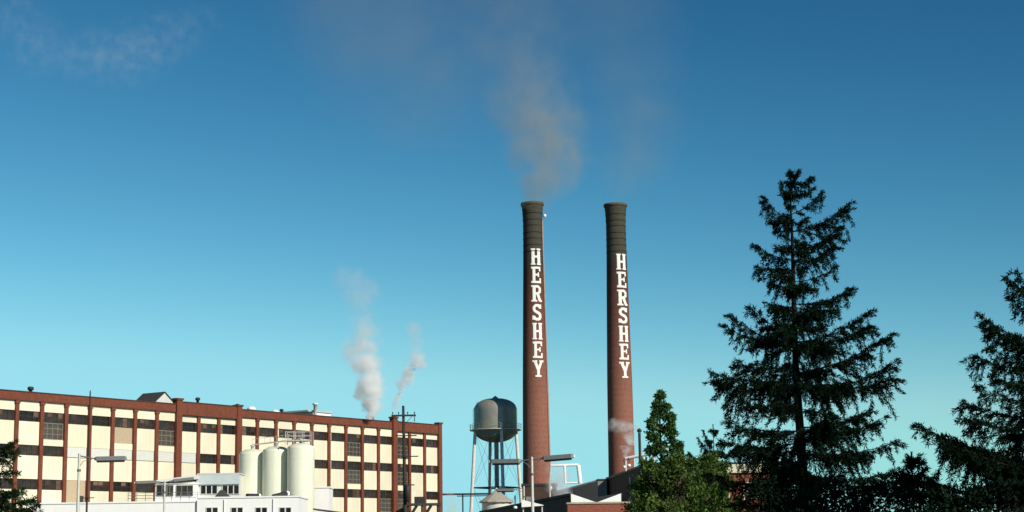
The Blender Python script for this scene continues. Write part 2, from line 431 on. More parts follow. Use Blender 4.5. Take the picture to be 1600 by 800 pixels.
def chimney(base_px, prof, Y, label, text, ladder):
    P = at(base_px[0], base_px[1], Y)
    o = empty('brick_chimney', (P.x, P.y, 0))
    tag(o, label, 'chimney', 'tall lettered chimneys')
    pr = []
    for py, hw in prof:                                  # top to bottom
        # walk along the vertical axis to the height seen at py
        lo, hi = 0.0, 90.0
        for _ in range(40):
            mid = (lo+hi)/2; d = Vector((P.x, P.y, mid-EYE)); yy = 400-FPX*d.dot(Uv)/d.dot(Fv)
            if yy > py: lo = mid
            else: hi = mid
        pr.append((hw*mpp(Vector((P.x, P.y, lo))), lo))
    pr.sort(key=lambda q: q[1])
    r0, z0 = pr[0]
    full = [(r0+.25, 0)] + pr
    rt, zt = pr[-1]
    def rad(z): return float(np.interp(z, [q[1] for q in full], [q[0] for q in full]))
    fine = []
    for (ra, za), (rb, zb) in zip(full, full[1:]):
        n = max(1, int((zb-za)/1.5))
        for k in range(n): fine.append((ra+(rb-ra)*k/n, za+(zb-za)*k/n))
    fine.append((rt, zt))
    fine += [(rt-.08, zt+.03), (rt-.5, zt+.03), (rt-.55, zt-6), (.01, zt-6)]
    mt = mat_chimney('sooty_red_brick', zt-9.2, zt-19, zt-37)
    MB().lathe(fine, n=64).build('shaft', mt, o)
    # soot-blown cap of the mouth and iron bands
    MB().lathe([(rt+.02, zt-.45), (rt+.10, zt-.4), (rt+.10, zt+.06), (rt-.4, zt+.09)], n=64).build('rim', M['capb'], o)
    for k, dz in enumerate((1.9, 3.1, 4.15, 5.4, 6.5, 7.7, 8.9)):
        z = zt-dz; r = rad(z); r2 = rad(z-.14)
        MB().lathe([(r2, z-.16), (r2+.045, z-.14), (r+.045, z+.0), (r, z+.02)], n=64).build('iron_band', M['band'], o)
    # lettering
    a0, ys, lh, lw = text
    for ch, py in zip('HERSHEY', ys):
        lo, hi = 0.0, 90.0
        for _ in range(40):
            mid = (lo+hi)/2; r_ = rad(mid)
            d = Vector((P.x+r_*math.sin(a0), P.y-r_*math.cos(a0), mid-EYE)); yy = 400-FPX*d.dot(Uv)/d.dot(Fv)
            if yy > py: lo = mid
            else: hi = mid
        zc = lo; k = mpp(Vector((P.x, P.y, zc)))
        H = lh*k*1.0; W = lw*k/math.cos(a0)
        NU, NV = 36, 46
        idx = {}; v = []; f = []
        fs = LET[ch]
        def vid(i, j):
            if (i, j) not in idx:
                idx[(i, j)] = len(v)
                z = zc+(j/NV-.5)*H; r = rad(z)+.035
                al = a0+(i/NU-.5)*1.16*W/rad(zc)
                v.append((r*math.sin(al), -r*math.cos(al), z))
            return idx[(i, j)]
        for i in range(NU):
            u = ((i+.5)/NU-.5)*1.16
            for j in range(NV):
                w_ = (j+.5)/NV*1.5
                if any(q(u, w_) for q in fs):
                    f.append((vid(i, j), vid(i+1, j), vid(i+1, j+1), vid(i, j+1)))
        me = bpy.data.meshes.new('letter'); me.from_pydata(v, [], f); me.update()
        lo_ = link('letter', me, M['letter'], o, smooth=True)
        s = lo_.modifiers.new('thick', 'SOLIDIFY'); s.thickness = .03; s.offset = -1
        lo_['label'] = 'white letter ' + ch
    if ladder:
        al = R(70)
        b = MB()
        def pt(z, da, out): 
            r = rad(z)+out; return (r*math.sin(al+da), -r*math.cos(al+da), z)
        for da in (-.08, .08):
            b.tube([pt(z, da, .14) for z in np.linspace(14, zt-3.2, 40)], .06, 6)
        for z in np.arange(14.2, zt-3.3, .6):
            b.tube([pt(z, -.08, .14), pt(z, .08, .14)], .035, 5)
        lad = b.build('ladder', M['ladder'], o)
        b = MB()
        for z in np.arange(15, zt-3.3, 3.0):
            b.tube([pt(z, 0, -.1), pt(z, 0, .14)], .05, 5)
        b.build('bracket', M['ladder'], lad)
        z = zt-2.35
        al2 = R(82)
        c = Vector(((rad(z)+.42)*math.sin(al2), -(rad(z)+.42)*math.cos(al2), z))
        wl = MB().lathe([(.02, -.3), (.2, -.24), (.3, 0), (.22, .24), (.02, .33)], n=14).build('warning_light', M['white'], o, c)
        MB().tube([(0, 0, 0), Vector((-.5*math.sin(al2), .5*math.cos(al2), 0))], .05, 6).build('lamp_bracket', M['darkmetal'], wl)
    return o, zt, P
M['capb'] = mat_plain('soot_stained_cap', (.085, .075, .045), .95, .3, 2)
M['band'] = mat_plain('sooty_iron_band', (.020, .021, .018), .8, .3, 2)
M['ladder'] = mat_plain('pale_rusted_ladder_paint', (.42, .28, .23), .7, .2, 2)
ch1, CZ1, CP1 = chimney((838.6, 740), [(318, 17.2), (324, 16.6), (333, 15.7), (350, 15.0), (388, 15.4), (470, 17.0), (600, 19.6), (740, 21.6)], 306,
        'left sooty brick chimney with white vertical lettering and a ladder beside the water tower', (R(15), [401, 429.5, 458.5, 488, 517.5, 546.5, 576], 26, 16.6), True)
ch2, CZ2, CP2 = chimney((971.6, 735), [(320, 17.6), (326, 17.0), (335, 16.0), (352, 15.3), (390, 15.6), (470, 17.2), (600, 19.6), (735, 20.8)], 314,
        'right sooty brick chimney with white vertical lettering rising behind the dark boiler house', (R(24), [409, 437, 465, 493, 521.5, 549.5, 578], 25, 16.4), False)

# ------------------------------------------------------------------ water tower
TY = 313.5
TP = at(774.5, 672, TY); tk = mpp(TP)
wt = empty('water_tower', (TP.x, TP.y, 0)); tag(wt, 'dark rounded water tank on tall braced legs left of the chimneys', 'water tower')
zb = TP.z; RT = 34.0*tk
def zpx(py, P=TP): return P.z + (at(774.5, py, TY).z - TP.z)
ztop = zpx(622.5); zsh = zpx(641)
pf = [(RT, zb)] + [(RT, zb+(zsh-zb)*k/4) for k in range(1, 5)]
for k in range(1, 11):
    q = R(90*k/10); pf.append((max(.02, RT*math.cos(q)**.8), zsh+(ztop-zsh)*math.sin(q)))
MB().lathe(pf, n=56).build('tank', M['tank'], wt)
zbt = zpx(691.5)
pf = [(max(.02, RT*math.sin(R(90*k/10))), zbt+(zb-zbt)*(1-math.cos(R(90*k/10)))) for k in range(0, 11)]
MB().lathe(pf, n=56).build('bowl', M['tank'], wt)
MB().lathe([(.5, ztop-.15), (.5, ztop+.15), (.2, ztop+.35), (.01, ztop+.5)], n=14).build('finial', M['tank'], wt)
MB().lathe([(RT-.02, zb-.12), (RT+.75, zb-.1), (RT+.75, zb+.02), (RT+.001, zb+.02)], n=56).build('balcony', M['steel'], wt)
b = MB()
for k in range(56):
    q = 2*math.pi*k/56
    if k % 2 == 0: b.tube([((RT+.72)*math.cos(q), (RT+.72)*math.sin(q), zb), ((RT+.72)*math.cos(q), (RT+.72)*math.sin(q), zb+1.0)], .025, 4)
ring = [((RT+.72)*math.cos(2*math.pi*k/56), (RT+.72)*math.sin(2*math.pi*k/56), zb+1.0) for k in range(57)]
b.tube(ring, .03, 4); b.tube([(x, y, z-.5) for x, y, z in ring], .02, 4)
b.build('railing', M['tank'], wt)
legp = []
for k in range(4):
    al = R(-74+90*k)
    def lp(z, al=al): rr = RT-.15+(zb+.6-z)*.062; return Vector((rr*math.sin(al), -rr*math.cos(al), z))
    legp.append(lp)
    b = MB().tube([lp(0), lp(zb+1.2)], [.36, .30], 10); b.build('leg', M['legw'], wt)
for zz in (zpx(762), zpx(762)-9):
    for k in range(4):
        MB().tube([legp[k](zz), legp[(k+1) % 4](zz)], .13, 6).build('strut', M['darkmetal'], wt)
lev = [zb-.5, zpx(762), zpx(762)-9]
for za_, zb_ in zip(lev, lev[1:]):
    for k in range(4):
        MB().tube([legp[k](za_), legp[(k+1) % 4](zb_)], .022, 5).build('tie_rod', M['darkmetal'], wt)
        MB().tube([legp[(k+1) % 4](za_), legp[k](zb_)], .022, 5).build('tie_rod', M['darkmetal'], wt)
MB().tube([(.1, 0, 0), (.1, 0, zbt+.3)], .42, 14).build('riser_pipe', M['tank'], wt)
# access ladder up the left of the tank
b = MB()
for dx in (-.2, .2):
    pts = [(-(RT+.18)*.98+0, -1.0+dx, zb+.1), (-(RT+.18)*.98, -1.0+dx, zsh), (-RT*.8, -1.0+dx, zsh+(ztop-zsh)*.72)]
    b.tube(pts, .03, 5)
b.build('ladder', M['steel'], wt)

# ------------------------------------------------------------------ pale silos
SILO_R = 1.72
silab = {0: 'tall pale silo nearest the factory wall, leftmost of the three', 1: 'tall pale silo in the middle of the row of three',
         2: 'tall pale silo with a railed platform on top, rightmost of the three'}
spx = [(394.6, 702.5, 222.6), (431.6, 698, 221.2), (470.3, 693, 219.6)]
stop = []
for k, (px, py, Y) in enumerate(spx):
    P = at(px, py, Y); s = empty('silo', (P.x, P.y, 0)); tag(s, silab[k], 'silo', 'pale silos in a row')
    z = P.z-.35; stop.append(Vector((P.x, P.y, z)))
    pf = [(SILO_R, 0)] + [(SILO_R, q) for q in np.linspace(2, z-.3, 8)] + [(SILO_R-.03, z-.12), (SILO_R-.16, z)]
    MB().lathe(pf, n=48).build('shell', M['silo'], s)
    MB().lathe([(SILO_R-.16, z), (SILO_R*.6, z+.28), (SILO_R*.2, z+.42), (.01, z+.44)], n=48).build('top', M['silo'], s)
    for zz in np.arange(2.6, z-.5, 2.45):
        MB().lathe([(SILO_R, zz-.05), (SILO_R+.008, zz-.035), (SILO_R+.008, zz+.035), (SILO_R, zz+.05)], n=48).build('weld_band', M['silo'], s)
    MB().lathe([(.22, z+.3), (.22, z+.75), (.3, z+.76), (.3, z+.9), (.01, z+.92)], n=12).build('hatch', M['steel'], s)
    b = MB()
    for da in (-.12, .12):
        al = R(-150)+da; b.tube([((SILO_R+.16)*math.sin(al), -(SILO_R+.16)*math.cos(al), q) for q in (1, z+.5)], .03, 5)
    for q in np.arange(1.2, z+.4, .35):
        b.tube([((SILO_R+.16)*math.sin(R(-150)-.12), -(SILO_R+.16)*math.cos(R(-150)-.12), q), ((SILO_R+.16)*math.sin(R(-150)+.12), -(SILO_R+.16)*math.cos(R(-150)+.12), q)], .02, 4)
    b.build('ladder', M['steel'], s)
    if k == 2:
        # railed platform
        MB().box(-1.9, 1.3, -1.0, 1.0, z+.62, z+.72).build('platform', M['steel'], s)
        b = MB()
        cs = [(-1.85, -.95), (-.8, -.95), (.25, -.95), (1.25, -.95), (1.25, .95), (.25, .95), (-.8, .95), (-1.85, .95)]
        for c in cs: b.tube([(c[0], c[1], z+.25), (c[0], c[1], z+1.85)], .045, 5)
        for h in (1.3, 1.83):
            b.tube([(c[0], c[1], z+h) for c in cs+cs[:1]], .035, 5)
        b.build('railing', M['steel'], s)
b = MB()
cw = empty('catwalk', stop[0]); tag(cw, 'thin railed steel catwalk joining the tops of the pale silos', 'catwalk')
pts = [p-stop[0]+Vector((0, 0, .95)) for p in stop]
MB().tube([pts[0], pts[1], pts[2]], .09, 6).build('walkway', M['steel'], cw)
b = MB().tube([p+Vector((0, 0, .75)) for p in pts], .03, 5)
for a_, c_ in zip(pts, pts[1:]):
    for k in range(4): b.tube([a_.lerp(c_, k/4), a_.lerp(c_, k/4)+Vector((0, 0, .75))], .025, 4)
b.build('railing', M['steel'], cw)
for p in pts: MB().tube([p-Vector((0, 0, .7)), p], .07, 6).build('post', M['steel'], cw)

# ------------------------------------------------------------------ low white buildings in front
def block(name, x0, x1, ytop, Y, dep, mat, label, cat, roofmat=None, zbot=0):
    a = at(x0, ytop, Y); b_ = at(x1, ytop, Y); z = (a.z+b_.z)/2
    o = empty(name, (a.x, Y, 0)); w = b_.x-a.x
    tag(o, label, cat)
    MB().box(0, w, 0, dep, zbot, z).build('wall', mat, o)
    MB().box(-.1, w+.1, -.1, dep+.1, z+.003, z+.18).build('coping', roofmat or mat, o)
    return o, w, z
WY = 205
wb, ww, wz = block('white_building', 308, 466, 778, WY, 9.5, M['white'], 'plain white flat roofed building with paired sash windows in front of the silos', 'building')
pw = window_meshes(1.42, 1.7, 2, 2, .16, .07); pw[0].materials.append(M['glass']); pw[1].materials.append(M['offwhite'])
bars = window_meshes(1.42, 1.7, 6, 4, .04, .05)[1]; bars.materials.append(M['frame'])
for px in (331.5, 370.5, 408.5, 446):
    P = at(px, 792.5, WY)
    g = put_window(pw, wb, P.x-wb.location.x-.71, -.02, P.z-1.7)
    MB().box(-.08, 1.5, -.12, -.003, -.14, -.004).build('sill', M['offwhite'], g)
for px in (350.5, 427):
    P = at(px, 779, WY); x = P.x-wb.location.x
    MB().tube([(x, -.09, .3), (x, -.09, wz-.15)], .05, 8).build('downpipe', M['offwhite'], wb)
def duct(px0, py0, px1, py1, r, Y, parent):
    a = at(px0, py0, Y)-Vector(parent.location); b_ = at(px1, py1, Y+1.5)-Vector(parent.location)
    d = MB().tube([a, b_], r, 14).build('duct', M['darkmetal'], parent)
    e = (b_-a).normalized()
    MB().tube([b_+e*.004, b_+e*.35], [r*1.1, r*.9], 14).build('duct_end', M['white'], d)
    MB().box(a.x-.1, a.x+.1, a.y-.1, a.y+.1, wz+.181, a.z).box(b_.x-.1, b_.x+.1, b_.y-.1, b_.y+.1, wz+.181, b_.z).build('duct_support', M['darkmetal'], d)
duct(386, 774.2, 403, 774.4, .24, 208, wb); duct(427, 776.5, 447, 771.5, .32, 207, wb)
P0 = at(336, 776, 209)-Vector(wb.location); P1 = at(357, 776, 209)-Vector(wb.location); zt_ = at(346, 765.5, 209).z
sk = MB().add([(P0.x, 3.2, wz+.182), (P1.x, 3.2, wz+.182), (P1.x, 6.5, wz+.182), (P0.x, 6.5, wz+.182), ((P0.x+P1.x)/2-.25, 4.2, zt_), ((P0.x+P1.x)/2+.25, 4.2, zt_)],
              [(0,1,5,4), (1,2,5), (2,3,4,5), (3,0,4), (0,3,2,1)]).build('skylight', M['roof'], wb)
# lower wing on the left
lw, lww, lwz = block('white_wing', 40, 307.4, 786.5, WY+.3, 12, M['white'], 'long low white wall running left from the white building under the railing', 'building')
# rooftop office with a pale fascia
po, pww, pz = block('office_block', 309, 374, 741.5, 217.6, 4.2, M['offwhite'], 'small pale office with a blue grey fascia above a window row beside the silos', 'building', M['fascia'])
zf = at(340, 757, 217.6).z
MB().box(-.12, pww+.05, -.35, -.003, zf, pz-.02).build('fascia', M['fascia'], po)
ow = window_meshes(1.7*1.25, 1.15, 3, 1, .11, .06); ow[0].materials.append(M['glass']); ow[1].materials.append(M['offwhite'])
for px in (313.5, 347.5):
    P = at(px, 757.4, 217.6); put_window(ow, po, P.x-po.location.x, -.06, P.z-1.2)
# glazed lean-to left of it
lt, lww2, lz = block('glazed_lean_to', 243, 308.4, 757, 216.8, 4.5, M['white'], 'white glazed lean-to with wide dark windows behind the roof railing', 'building')
za = at(240, 755, 216).z; zc = at(300, 742, 216).z
b = MB()
b.extrude([(-.6, -.7, za), (lww2+.1, -.7, zc-.5), (lww2+.1, -.7, zc), (-.6, -.7, za+.28)], (0, 5.6, 0))
b.build('sloped_roof', M['offwhite'], lt)
for px, w_ in ((245, 1.35), (275.5, 2.1), (260, .9)):
    P = at(px, 758.5, 216.8); m_ = window_meshes(w_, 1.35, 3 if w_ > 1.5 else 2, 1, .06, .06)
    m_[0].materials.append(M['glass']); m_[1].materials.append(M['greyframe'])
    put_window(m_, lt, P.x-lt.location.x, -.06, P.z-1.35)
rl = empty('roof_railing', at(200, 787, 205.6)); tag(rl, 'thin grey pipe railing along the low white roof edge', 'railing')
a = Vector((0, 0, 0)); L = at(309, 785, 205.6)-Vector(rl.location); L.z = 0
b0 = lwz+.19-rl.location.z
for h in (.35, .68, 1.0):
    MB().tube([a+Vector((0, 0, b0+h)), L+Vector((0, 0, b0+h))], .035, 6).build('rail', M['lamp'], rl)
for k in range(9): MB().tube([a+L*(k/8)+Vector((0, 0, b0)), a+L*(k/8)+Vector((0, 0, b0+1.02))], .04, 6).build('post', M['lamp'], rl)
# white hopper house right of the silos
hb, hw, hz = block('white_shed', 489, 514, 762.5, 226, 5, M['white'], 'plain white box-shaped shed right behind the rightmost silo', 'shed')
ls = empty('lean_to_shed', at(488, 796, 214)); ls.location.z = 0
tag(ls, 'low shed with a dark sloping roof at the foot of the rightmost silo', 'shed')
zs = at(500, 794, 214).z
MB().box(.4, 3.6, .2, 4, 0, zs-.6).build('wall', M['offwhite'], ls)
MB().extrude([(.1, -.2, zs), (.1, -.2, zs-.2), (4.0, -.2, zs-.75), (4.0, -.2, zs-.55)], (0, 4.6, 0)).build('roof', M['roof'], ls)

# ------------------------------------------------------------------ dark canopy at the far end of the factory
cn = empty('loading_canopy', at(664, 800, 268)); cn.location.z = 0
tag(cn, 'dark loading canopy on braced posts at the far right foot of the factory', 'canopy')
zc0 = at(664, 790, 268).z
MB().box(-3.0, 2.4, -1.2, 1.5, zc0, zc0+.35).build('roof', M['roof'], cn)
MB().box(-1.6, .0, -.6, .8, zc0+.352, zc0+1.35).build('hood', M['darkmetal'], cn)
for x in (-2.6, -.4, 2.0): MB().tube([(x, -.8, 0), (x, -.8, zc0)], .16, 8).build('post', M['darkmetal'], cn)
for x in (-2.6, -.4): MB().tube([(x, -.8, zc0-2.2), (x+1.4, -.8, zc0)], .22, 8).build('brace', M['darkmetal'], cn)

# ------------------------------------------------------------------ pipe bridge from factory to boiler house
pb = empty('pipe_bridge', at(690, 773, 292)); pb.location.z = 0
tag(pb, 'thin dark horizontal pipe bridge between the factory end and the water tower', 'pipe')
e0 = at(686, 772.6, 292)-Vector(pb.location); e1 = at(768, 771.6, 292)-Vector(pb.location); e1.z = e0.z
MB().tube([e0, e1], .16, 10).build('pipe', M['darkmetal'], pb)
MB().tube([e0+Vector((3, 0, -.32)), e1+Vector((0, 0, -.32))], .08, 8).build('pipe', M['darkmetal'], pb)
for t_ in (.45, .97): q = e0.lerp(e1, t_); MB().tube([(q.x, .3, 0), (q.x, .3, q.z-.1)], .12, 8).build('support', M['darkmetal'], pb)

# ------------------------------------------------------------------ conical roofed bin
cP = at(776, 783.5, 262); ck = mpp(cP)
cb = empty('round_bin', (cP.x, cP.y, 0)); tag(cb, 'round bin with a pale conical roof under the water tower', 'bin')
zap = at(775, 763.5, 262).z
MB().lathe([(23*ck, 0), (23*ck, cP.z)], n=32).build('wall', M['offwhite'], cb)
for k in range(12):
    q0, q1 = R(30*k), R(30*(k+1)); ro, ri = 27.5*ck, 2.0*ck
    MB().add([(ro*math.cos(q0), ro*math.sin(q0), cP.z-.03), (ro*math.cos(q1), ro*math.sin(q1), cP.z-.03), (ri*math.cos(q1), ri*math.sin(q1), zap-.3), (ri*math.cos(q0), ri*math.sin(q0), zap-.3),
              (ro*math.cos(q0), ro*math.sin(q0), cP.z-.18), (ro*math.cos(q1), ro*math.sin(q1), cP.z-.18)],
             [(0,1,2,3), (4,5,1,0)]).build('roof_panel', M['conroof'] if 'conroof' in M else M.setdefault('conroof', mat_plain('grey_tan_metal_roof', (.36, .33, .27), .6, .15, 2, obj_rand=.12)), cb)
MB().lathe([(2.2*ck, zap-.35), (2.0*ck, zap), (.01, zap+.15)], n=12).build('cap', M['offwhite'], cb)

# ------------------------------------------------------------------ boiler house and neighbours (their left walls lie in shade)
def wedge(name, far, near, right_w, label, cat, mat, roofmat, zpar=.5):
    "building whose left wall runs from the far top corner (px,py,Y) to the near one; right_w metres wide"
    A = at(*far); B = at(*near); z = (A.z+B.z)/2
    o = empty(name, (B.x, B.y, 0)); tag(o, label, cat)
    a = Vector((A.x-B.x, A.y-B.y)); 
    n = Vector((-a.y, a.x)).normalized()                       # to the left of far->near
    if n.x < 0: n = -n
    poly = [(0, 0), (n.x*right_w, n.y*right_w), (a.x+n.x*right_w, a.y+n.y*right_w), (a.x, a.y)]
    MB().prism(poly, 0, z-.25).build('wall', mat, o)
    c = sum((Vector(p) for p in poly), Vector((0, 0)))/4
    big = [tuple(c+(Vector(p)-c)*1.012) for p in poly]
    MB().prism(big, z-.247, z).build('coping', roofmat, o)
    return o, z, poly
bh, bz, bpoly = wedge('boiler_house', (947, 741, 236), (1012, 729, 196), 9, 'dark boiler house below the right chimney with a pipe rail on its roof', 'building', M['darkwall'], M['darkmetal'])
fh, fz, fpoly = wedge('engine_house', (868, 766, 286), (936, 751, 240), 18, 'lower grey wing with a pale roof edge left of the boiler house', 'building', M['greywall'], M['offwhite'])
gb = empty('stair_tower', at(941, 760, 233)); gb.location.z = 0
tag(gb, 'small grey block between the pale-edged wing and the boiler house', 'building')
zz = at(941, 748.5, 233).z
MB().box(-.6, .6, -.5, 3, 0, zz-.2).build('wall', M['greywall'], gb); MB().box(-.7, .7, -.6, 3.1, zz-.197, zz).build('coping', M['darkmetal'], gb)
# base house of the left chimney
cbz = at(842, 756, 296).z
kb = empty('chimney_house', at(846, 800, 296)); kb.location.z = 0
tag(kb, 'dark brick flue house around the foot of the left chimney', 'building')
MB().box(-3.2, 2.6, -1.5, 4.5, 0, cbz-.4).build('wall', M['darkwall'], kb)
MB().box(-3.35, 2.75, -1.65, 4.65, cbz-.397, cbz).build('coping', M['darkmetal'], kb)
MB().box(-2.6, -1.2, -1.9, -1.503, cbz-5, cbz-2.2).build('hatch', M['greywall'], kb)
# brick building with a butterfly roof end
bb = empty('butterfly_roof_building', at(892, 800, 132)); bb.location.z = 0
tag(bb, 'long dark side wall with a white butterfly shaped roof end above brickwork', 'building')
O = Vector((bb.location.x, bb.location.y, 0))
def rel(px, py, Y): return at(px, py, Y)-O
A, Bm, Cc = rel(892, 770.5, 132), rel(932, 784.5, 132), rel(970, 770, 132)
far = rel(750, 794, 188); fd = Vector((far.x-A.x, far.y-A.y, 0))
def roofed(pts, zdrop, name, mat, par, off, start=Vector((0, 0, 0))):
    v = [p+start for p in pts]
    return MB().extrude(v, off).build(name, mat, par)
zl = Bm.z-.9
roofed([Vector((A.x, A.y, 0)), Vector((Cc.x, Cc.y, 0)), Vector((Cc.x, Cc.y, Cc.z-.2)), Vector((Bm.x, Bm.y, Bm.z-.2)), Vector((A.x, A.y, A.z-.2))], 0, 'wall', M['darkwall'], bb, fd)
roofed([Vector((A.x-.1, A.y, A.z-.197)), Vector((Bm.x, Bm.y, Bm.z-.197)), Vector((Bm.x, Bm.y, Bm.z)), Vector((A.x-.1, A.y, A.z))], 0, 'roof', M['roof'], bb, fd*1.002, Vector((0, -.2, 0)))
roofed([Vector((Bm.x+.004, Bm.y, Bm.z-.197)), Vector((Cc.x+.1, Cc.y, Cc.z-.197)), Vector((Cc.x+.1, Cc.y, Cc.z)), Vector((Bm.x+.004, Bm.y, Bm.z))], 0, 'roof', M['roof'], bb, fd*1.002, Vector((0, -.2, 0)))
MB().extrude([Vector((A.x, A.y-.25, A.z-.05)), Vector((A.x, A.y-.25, zl)), Vector((Bm.x-.02, Bm.y-.25, zl)), Vector((Bm.x-.02, Bm.y-.25, Bm.z-.03))], (0, .22, 0)).build('gable_panel', M['white'], bb)
MB().extrude([Vector((Cc.x, A.y-.25, Cc.z-.05)), Vector((Bm.x+.02, Bm.y-.25, Bm.z-.03)), Vector((Bm.x+.02, Bm.y-.25, zl)), Vector((Cc.x, A.y-.25, zl))], (0, .22, 0)).build('gable_panel', M['white'], bb)
an = empty('brick_annex', at(887, 800, 129)); an.location.z = 0
tag(an, 'low red brick annex with a flat coping below the white butterfly roof', 'building')
p0 = at(887.5, 785, 129); p1 = at(984, 784.5, 129); w = p1.x-p0.x
MB().box(0, w, 0, 2.2, 0, p0.z-.13).build('wall', M['brick2'], an)
MB().box(-.06, w+.06, -.08, 2.25, p0.z-.127, p0.z).build('coping', M['conroof'], an)
aw = empty('white_awning', at(822, 800, 126)); aw.location.z = 0
tag(aw, 'small bright white sloping awning beside the lamp posts', 'awning')
q0 = at(815, 780.5, 126)-Vector(aw.location); q1 = at(849, 789.0, 126)-Vector(aw.location); q2 = at(815, 792.5, 126)-Vector(aw.location)
MB().extrude([q0, q2, Vector((q1.x, q1.y, q1.z-.05)), q1], (0, 1.2, 0)).build('canopy', M['white'], aw)
for x in (q0.x+.1, q1.x-.1): MB().tube([(x, .3, 0), (x, .3, q2.z)], .06, 8).build('post', M['steel'], aw)

# round white lamps on the dark walls
def globe(px, py, Y, wpx, hpx, label):
    P = at(px, py, Y); k = mpp(P)
    o = empty('globe_lamp', P); tag(o, label, 'lamp', 'white globe lamps on the dark walls')
    MB().lathe([(.01, -hpx*k/2), (wpx*k*.32, -hpx*k*.38), (wpx*k*.5, 0), (wpx*k*.34, hpx*k*.36), (.01, hpx*k/2)], n=18).build('globe', M['white'], o)
    MB().tube([(0, 0, hpx*k*.4), (0, 0, hpx*k*.5+.5), (0, .7, hpx*k*.5+.7), (.0, 1.6, hpx*k*.5+.7)], .05, 6).build('gooseneck', M['darkmetal'], o)
globe(860, 762.5, 268, 6.5, 7.5, 'large white globe lamp in front of the flue house right of the left chimney')
globe(975.5, 729.5, 212, 4.2, 5, 'small white globe lamp leftmost on the boiler house roof edge')
globe(983, 727.5, 207, 7.5, 5.5, 'wide white globe lamp in the middle of the boiler house roof edge')
globe(1000.5, 725.5, 201, 5, 5.2, 'white globe lamp rightmost on the boiler house beside the black stack')
globe(805, 793, 120, 7, 5, 'white globe lamp low beside the round bin')

# white pipe frame
pfm = empty('pipe_gantry', at(894, 757, 246)); base = Vector(pfm.location)
tag(pfm, 'white square pipe gantry standing on the roof between the chimneys', 'gantry')
pfm.location.z = fz-.0; base.z = fz
def pr_(px, py, Y=246): return at(px, py, Y)-base
for px0, px1 in ((882, 883.5), (903.5, 907)):
    t_ = pr_(px0, 727); u_ = pr_(px1, 765); u_.z = -.3
    MB().tube([u_, t_], .19 if px0 < 900 else .30, 10).build('post', M['white'], pfm)
MB().tube([pr_(861, 727.5), pr_(904, 726.2)], .19, 10).build('crossbar', M['white'], pfm)
MB().tube([pr_(861, 727.5), pr_(859, 746), pr_(859, 760)+Vector((0, 0, -1.5))], .14, 10).build('downpipe', M['steel'], pfm)
MB().tube([pr_(884, 755), pr_(906, 754)], .12, 8).build('crossbar', M['white'], pfm)
# roof pipe rail and black stack of the boiler house
rr = empty('roof_pipe', at(978, 735, 212)); base = Vector(rr.location); base.z = bz; rr.location.z = bz
tag(rr, 'white sloping pipe on posts along the boiler house roof', 'pipe')
g0 = at(977.5, 716.5, 213)-base; g1 = at(1045, 703, 211)-base
MB().tube([g0, g1], .20, 10).build('pipe', M['white'], rr)
for t_ in (0.0, .2, .42, .66, .9):
    q = g0.lerp(g1, t_); MB().tube([(q.x, q.y, -.2), q], .11, 8).build('post', M['legw'], rr)
sp_ = empty('smoke_stack', at(1000, 720, 206)); base = Vector(sp_.location)
tag(sp_, 'thin black steel stack beside the right chimney and the shrubs', 'stack')
sp_.location.z = bz; base.z = bz
MB().tube([at(1000.5, 726, 206)-base-Vector((0, 0, .8)), at(999, 676, 206)-base], .17, 10).build('flue', M['darkmetal'], sp_)
MB().lathe([(.2, 0), (.28, .1), (.28, .3), (.02, .5)], n=12).build('cap', M['darkmetal'], sp_, at(999, 675.5, 206)-base)
wp = empty('vent_pipe', at(977, 760, 212)); wp.location.z = 0
tag(wp, 'thin pale pipe running up the dark boiler house wall', 'pipe')
dA = at(977, 746, 203); dB = at(979, 800, 203)
MB().tube([(0, -9, 0), (0, -9, dA.z)], .06, 8).build('pipe', M['steel'], wp)
MB().tube([(0, -9, dA.z), (.5, -8.7, dA.z+.3)], .06, 8).build('elbow', M['steel'], wp)

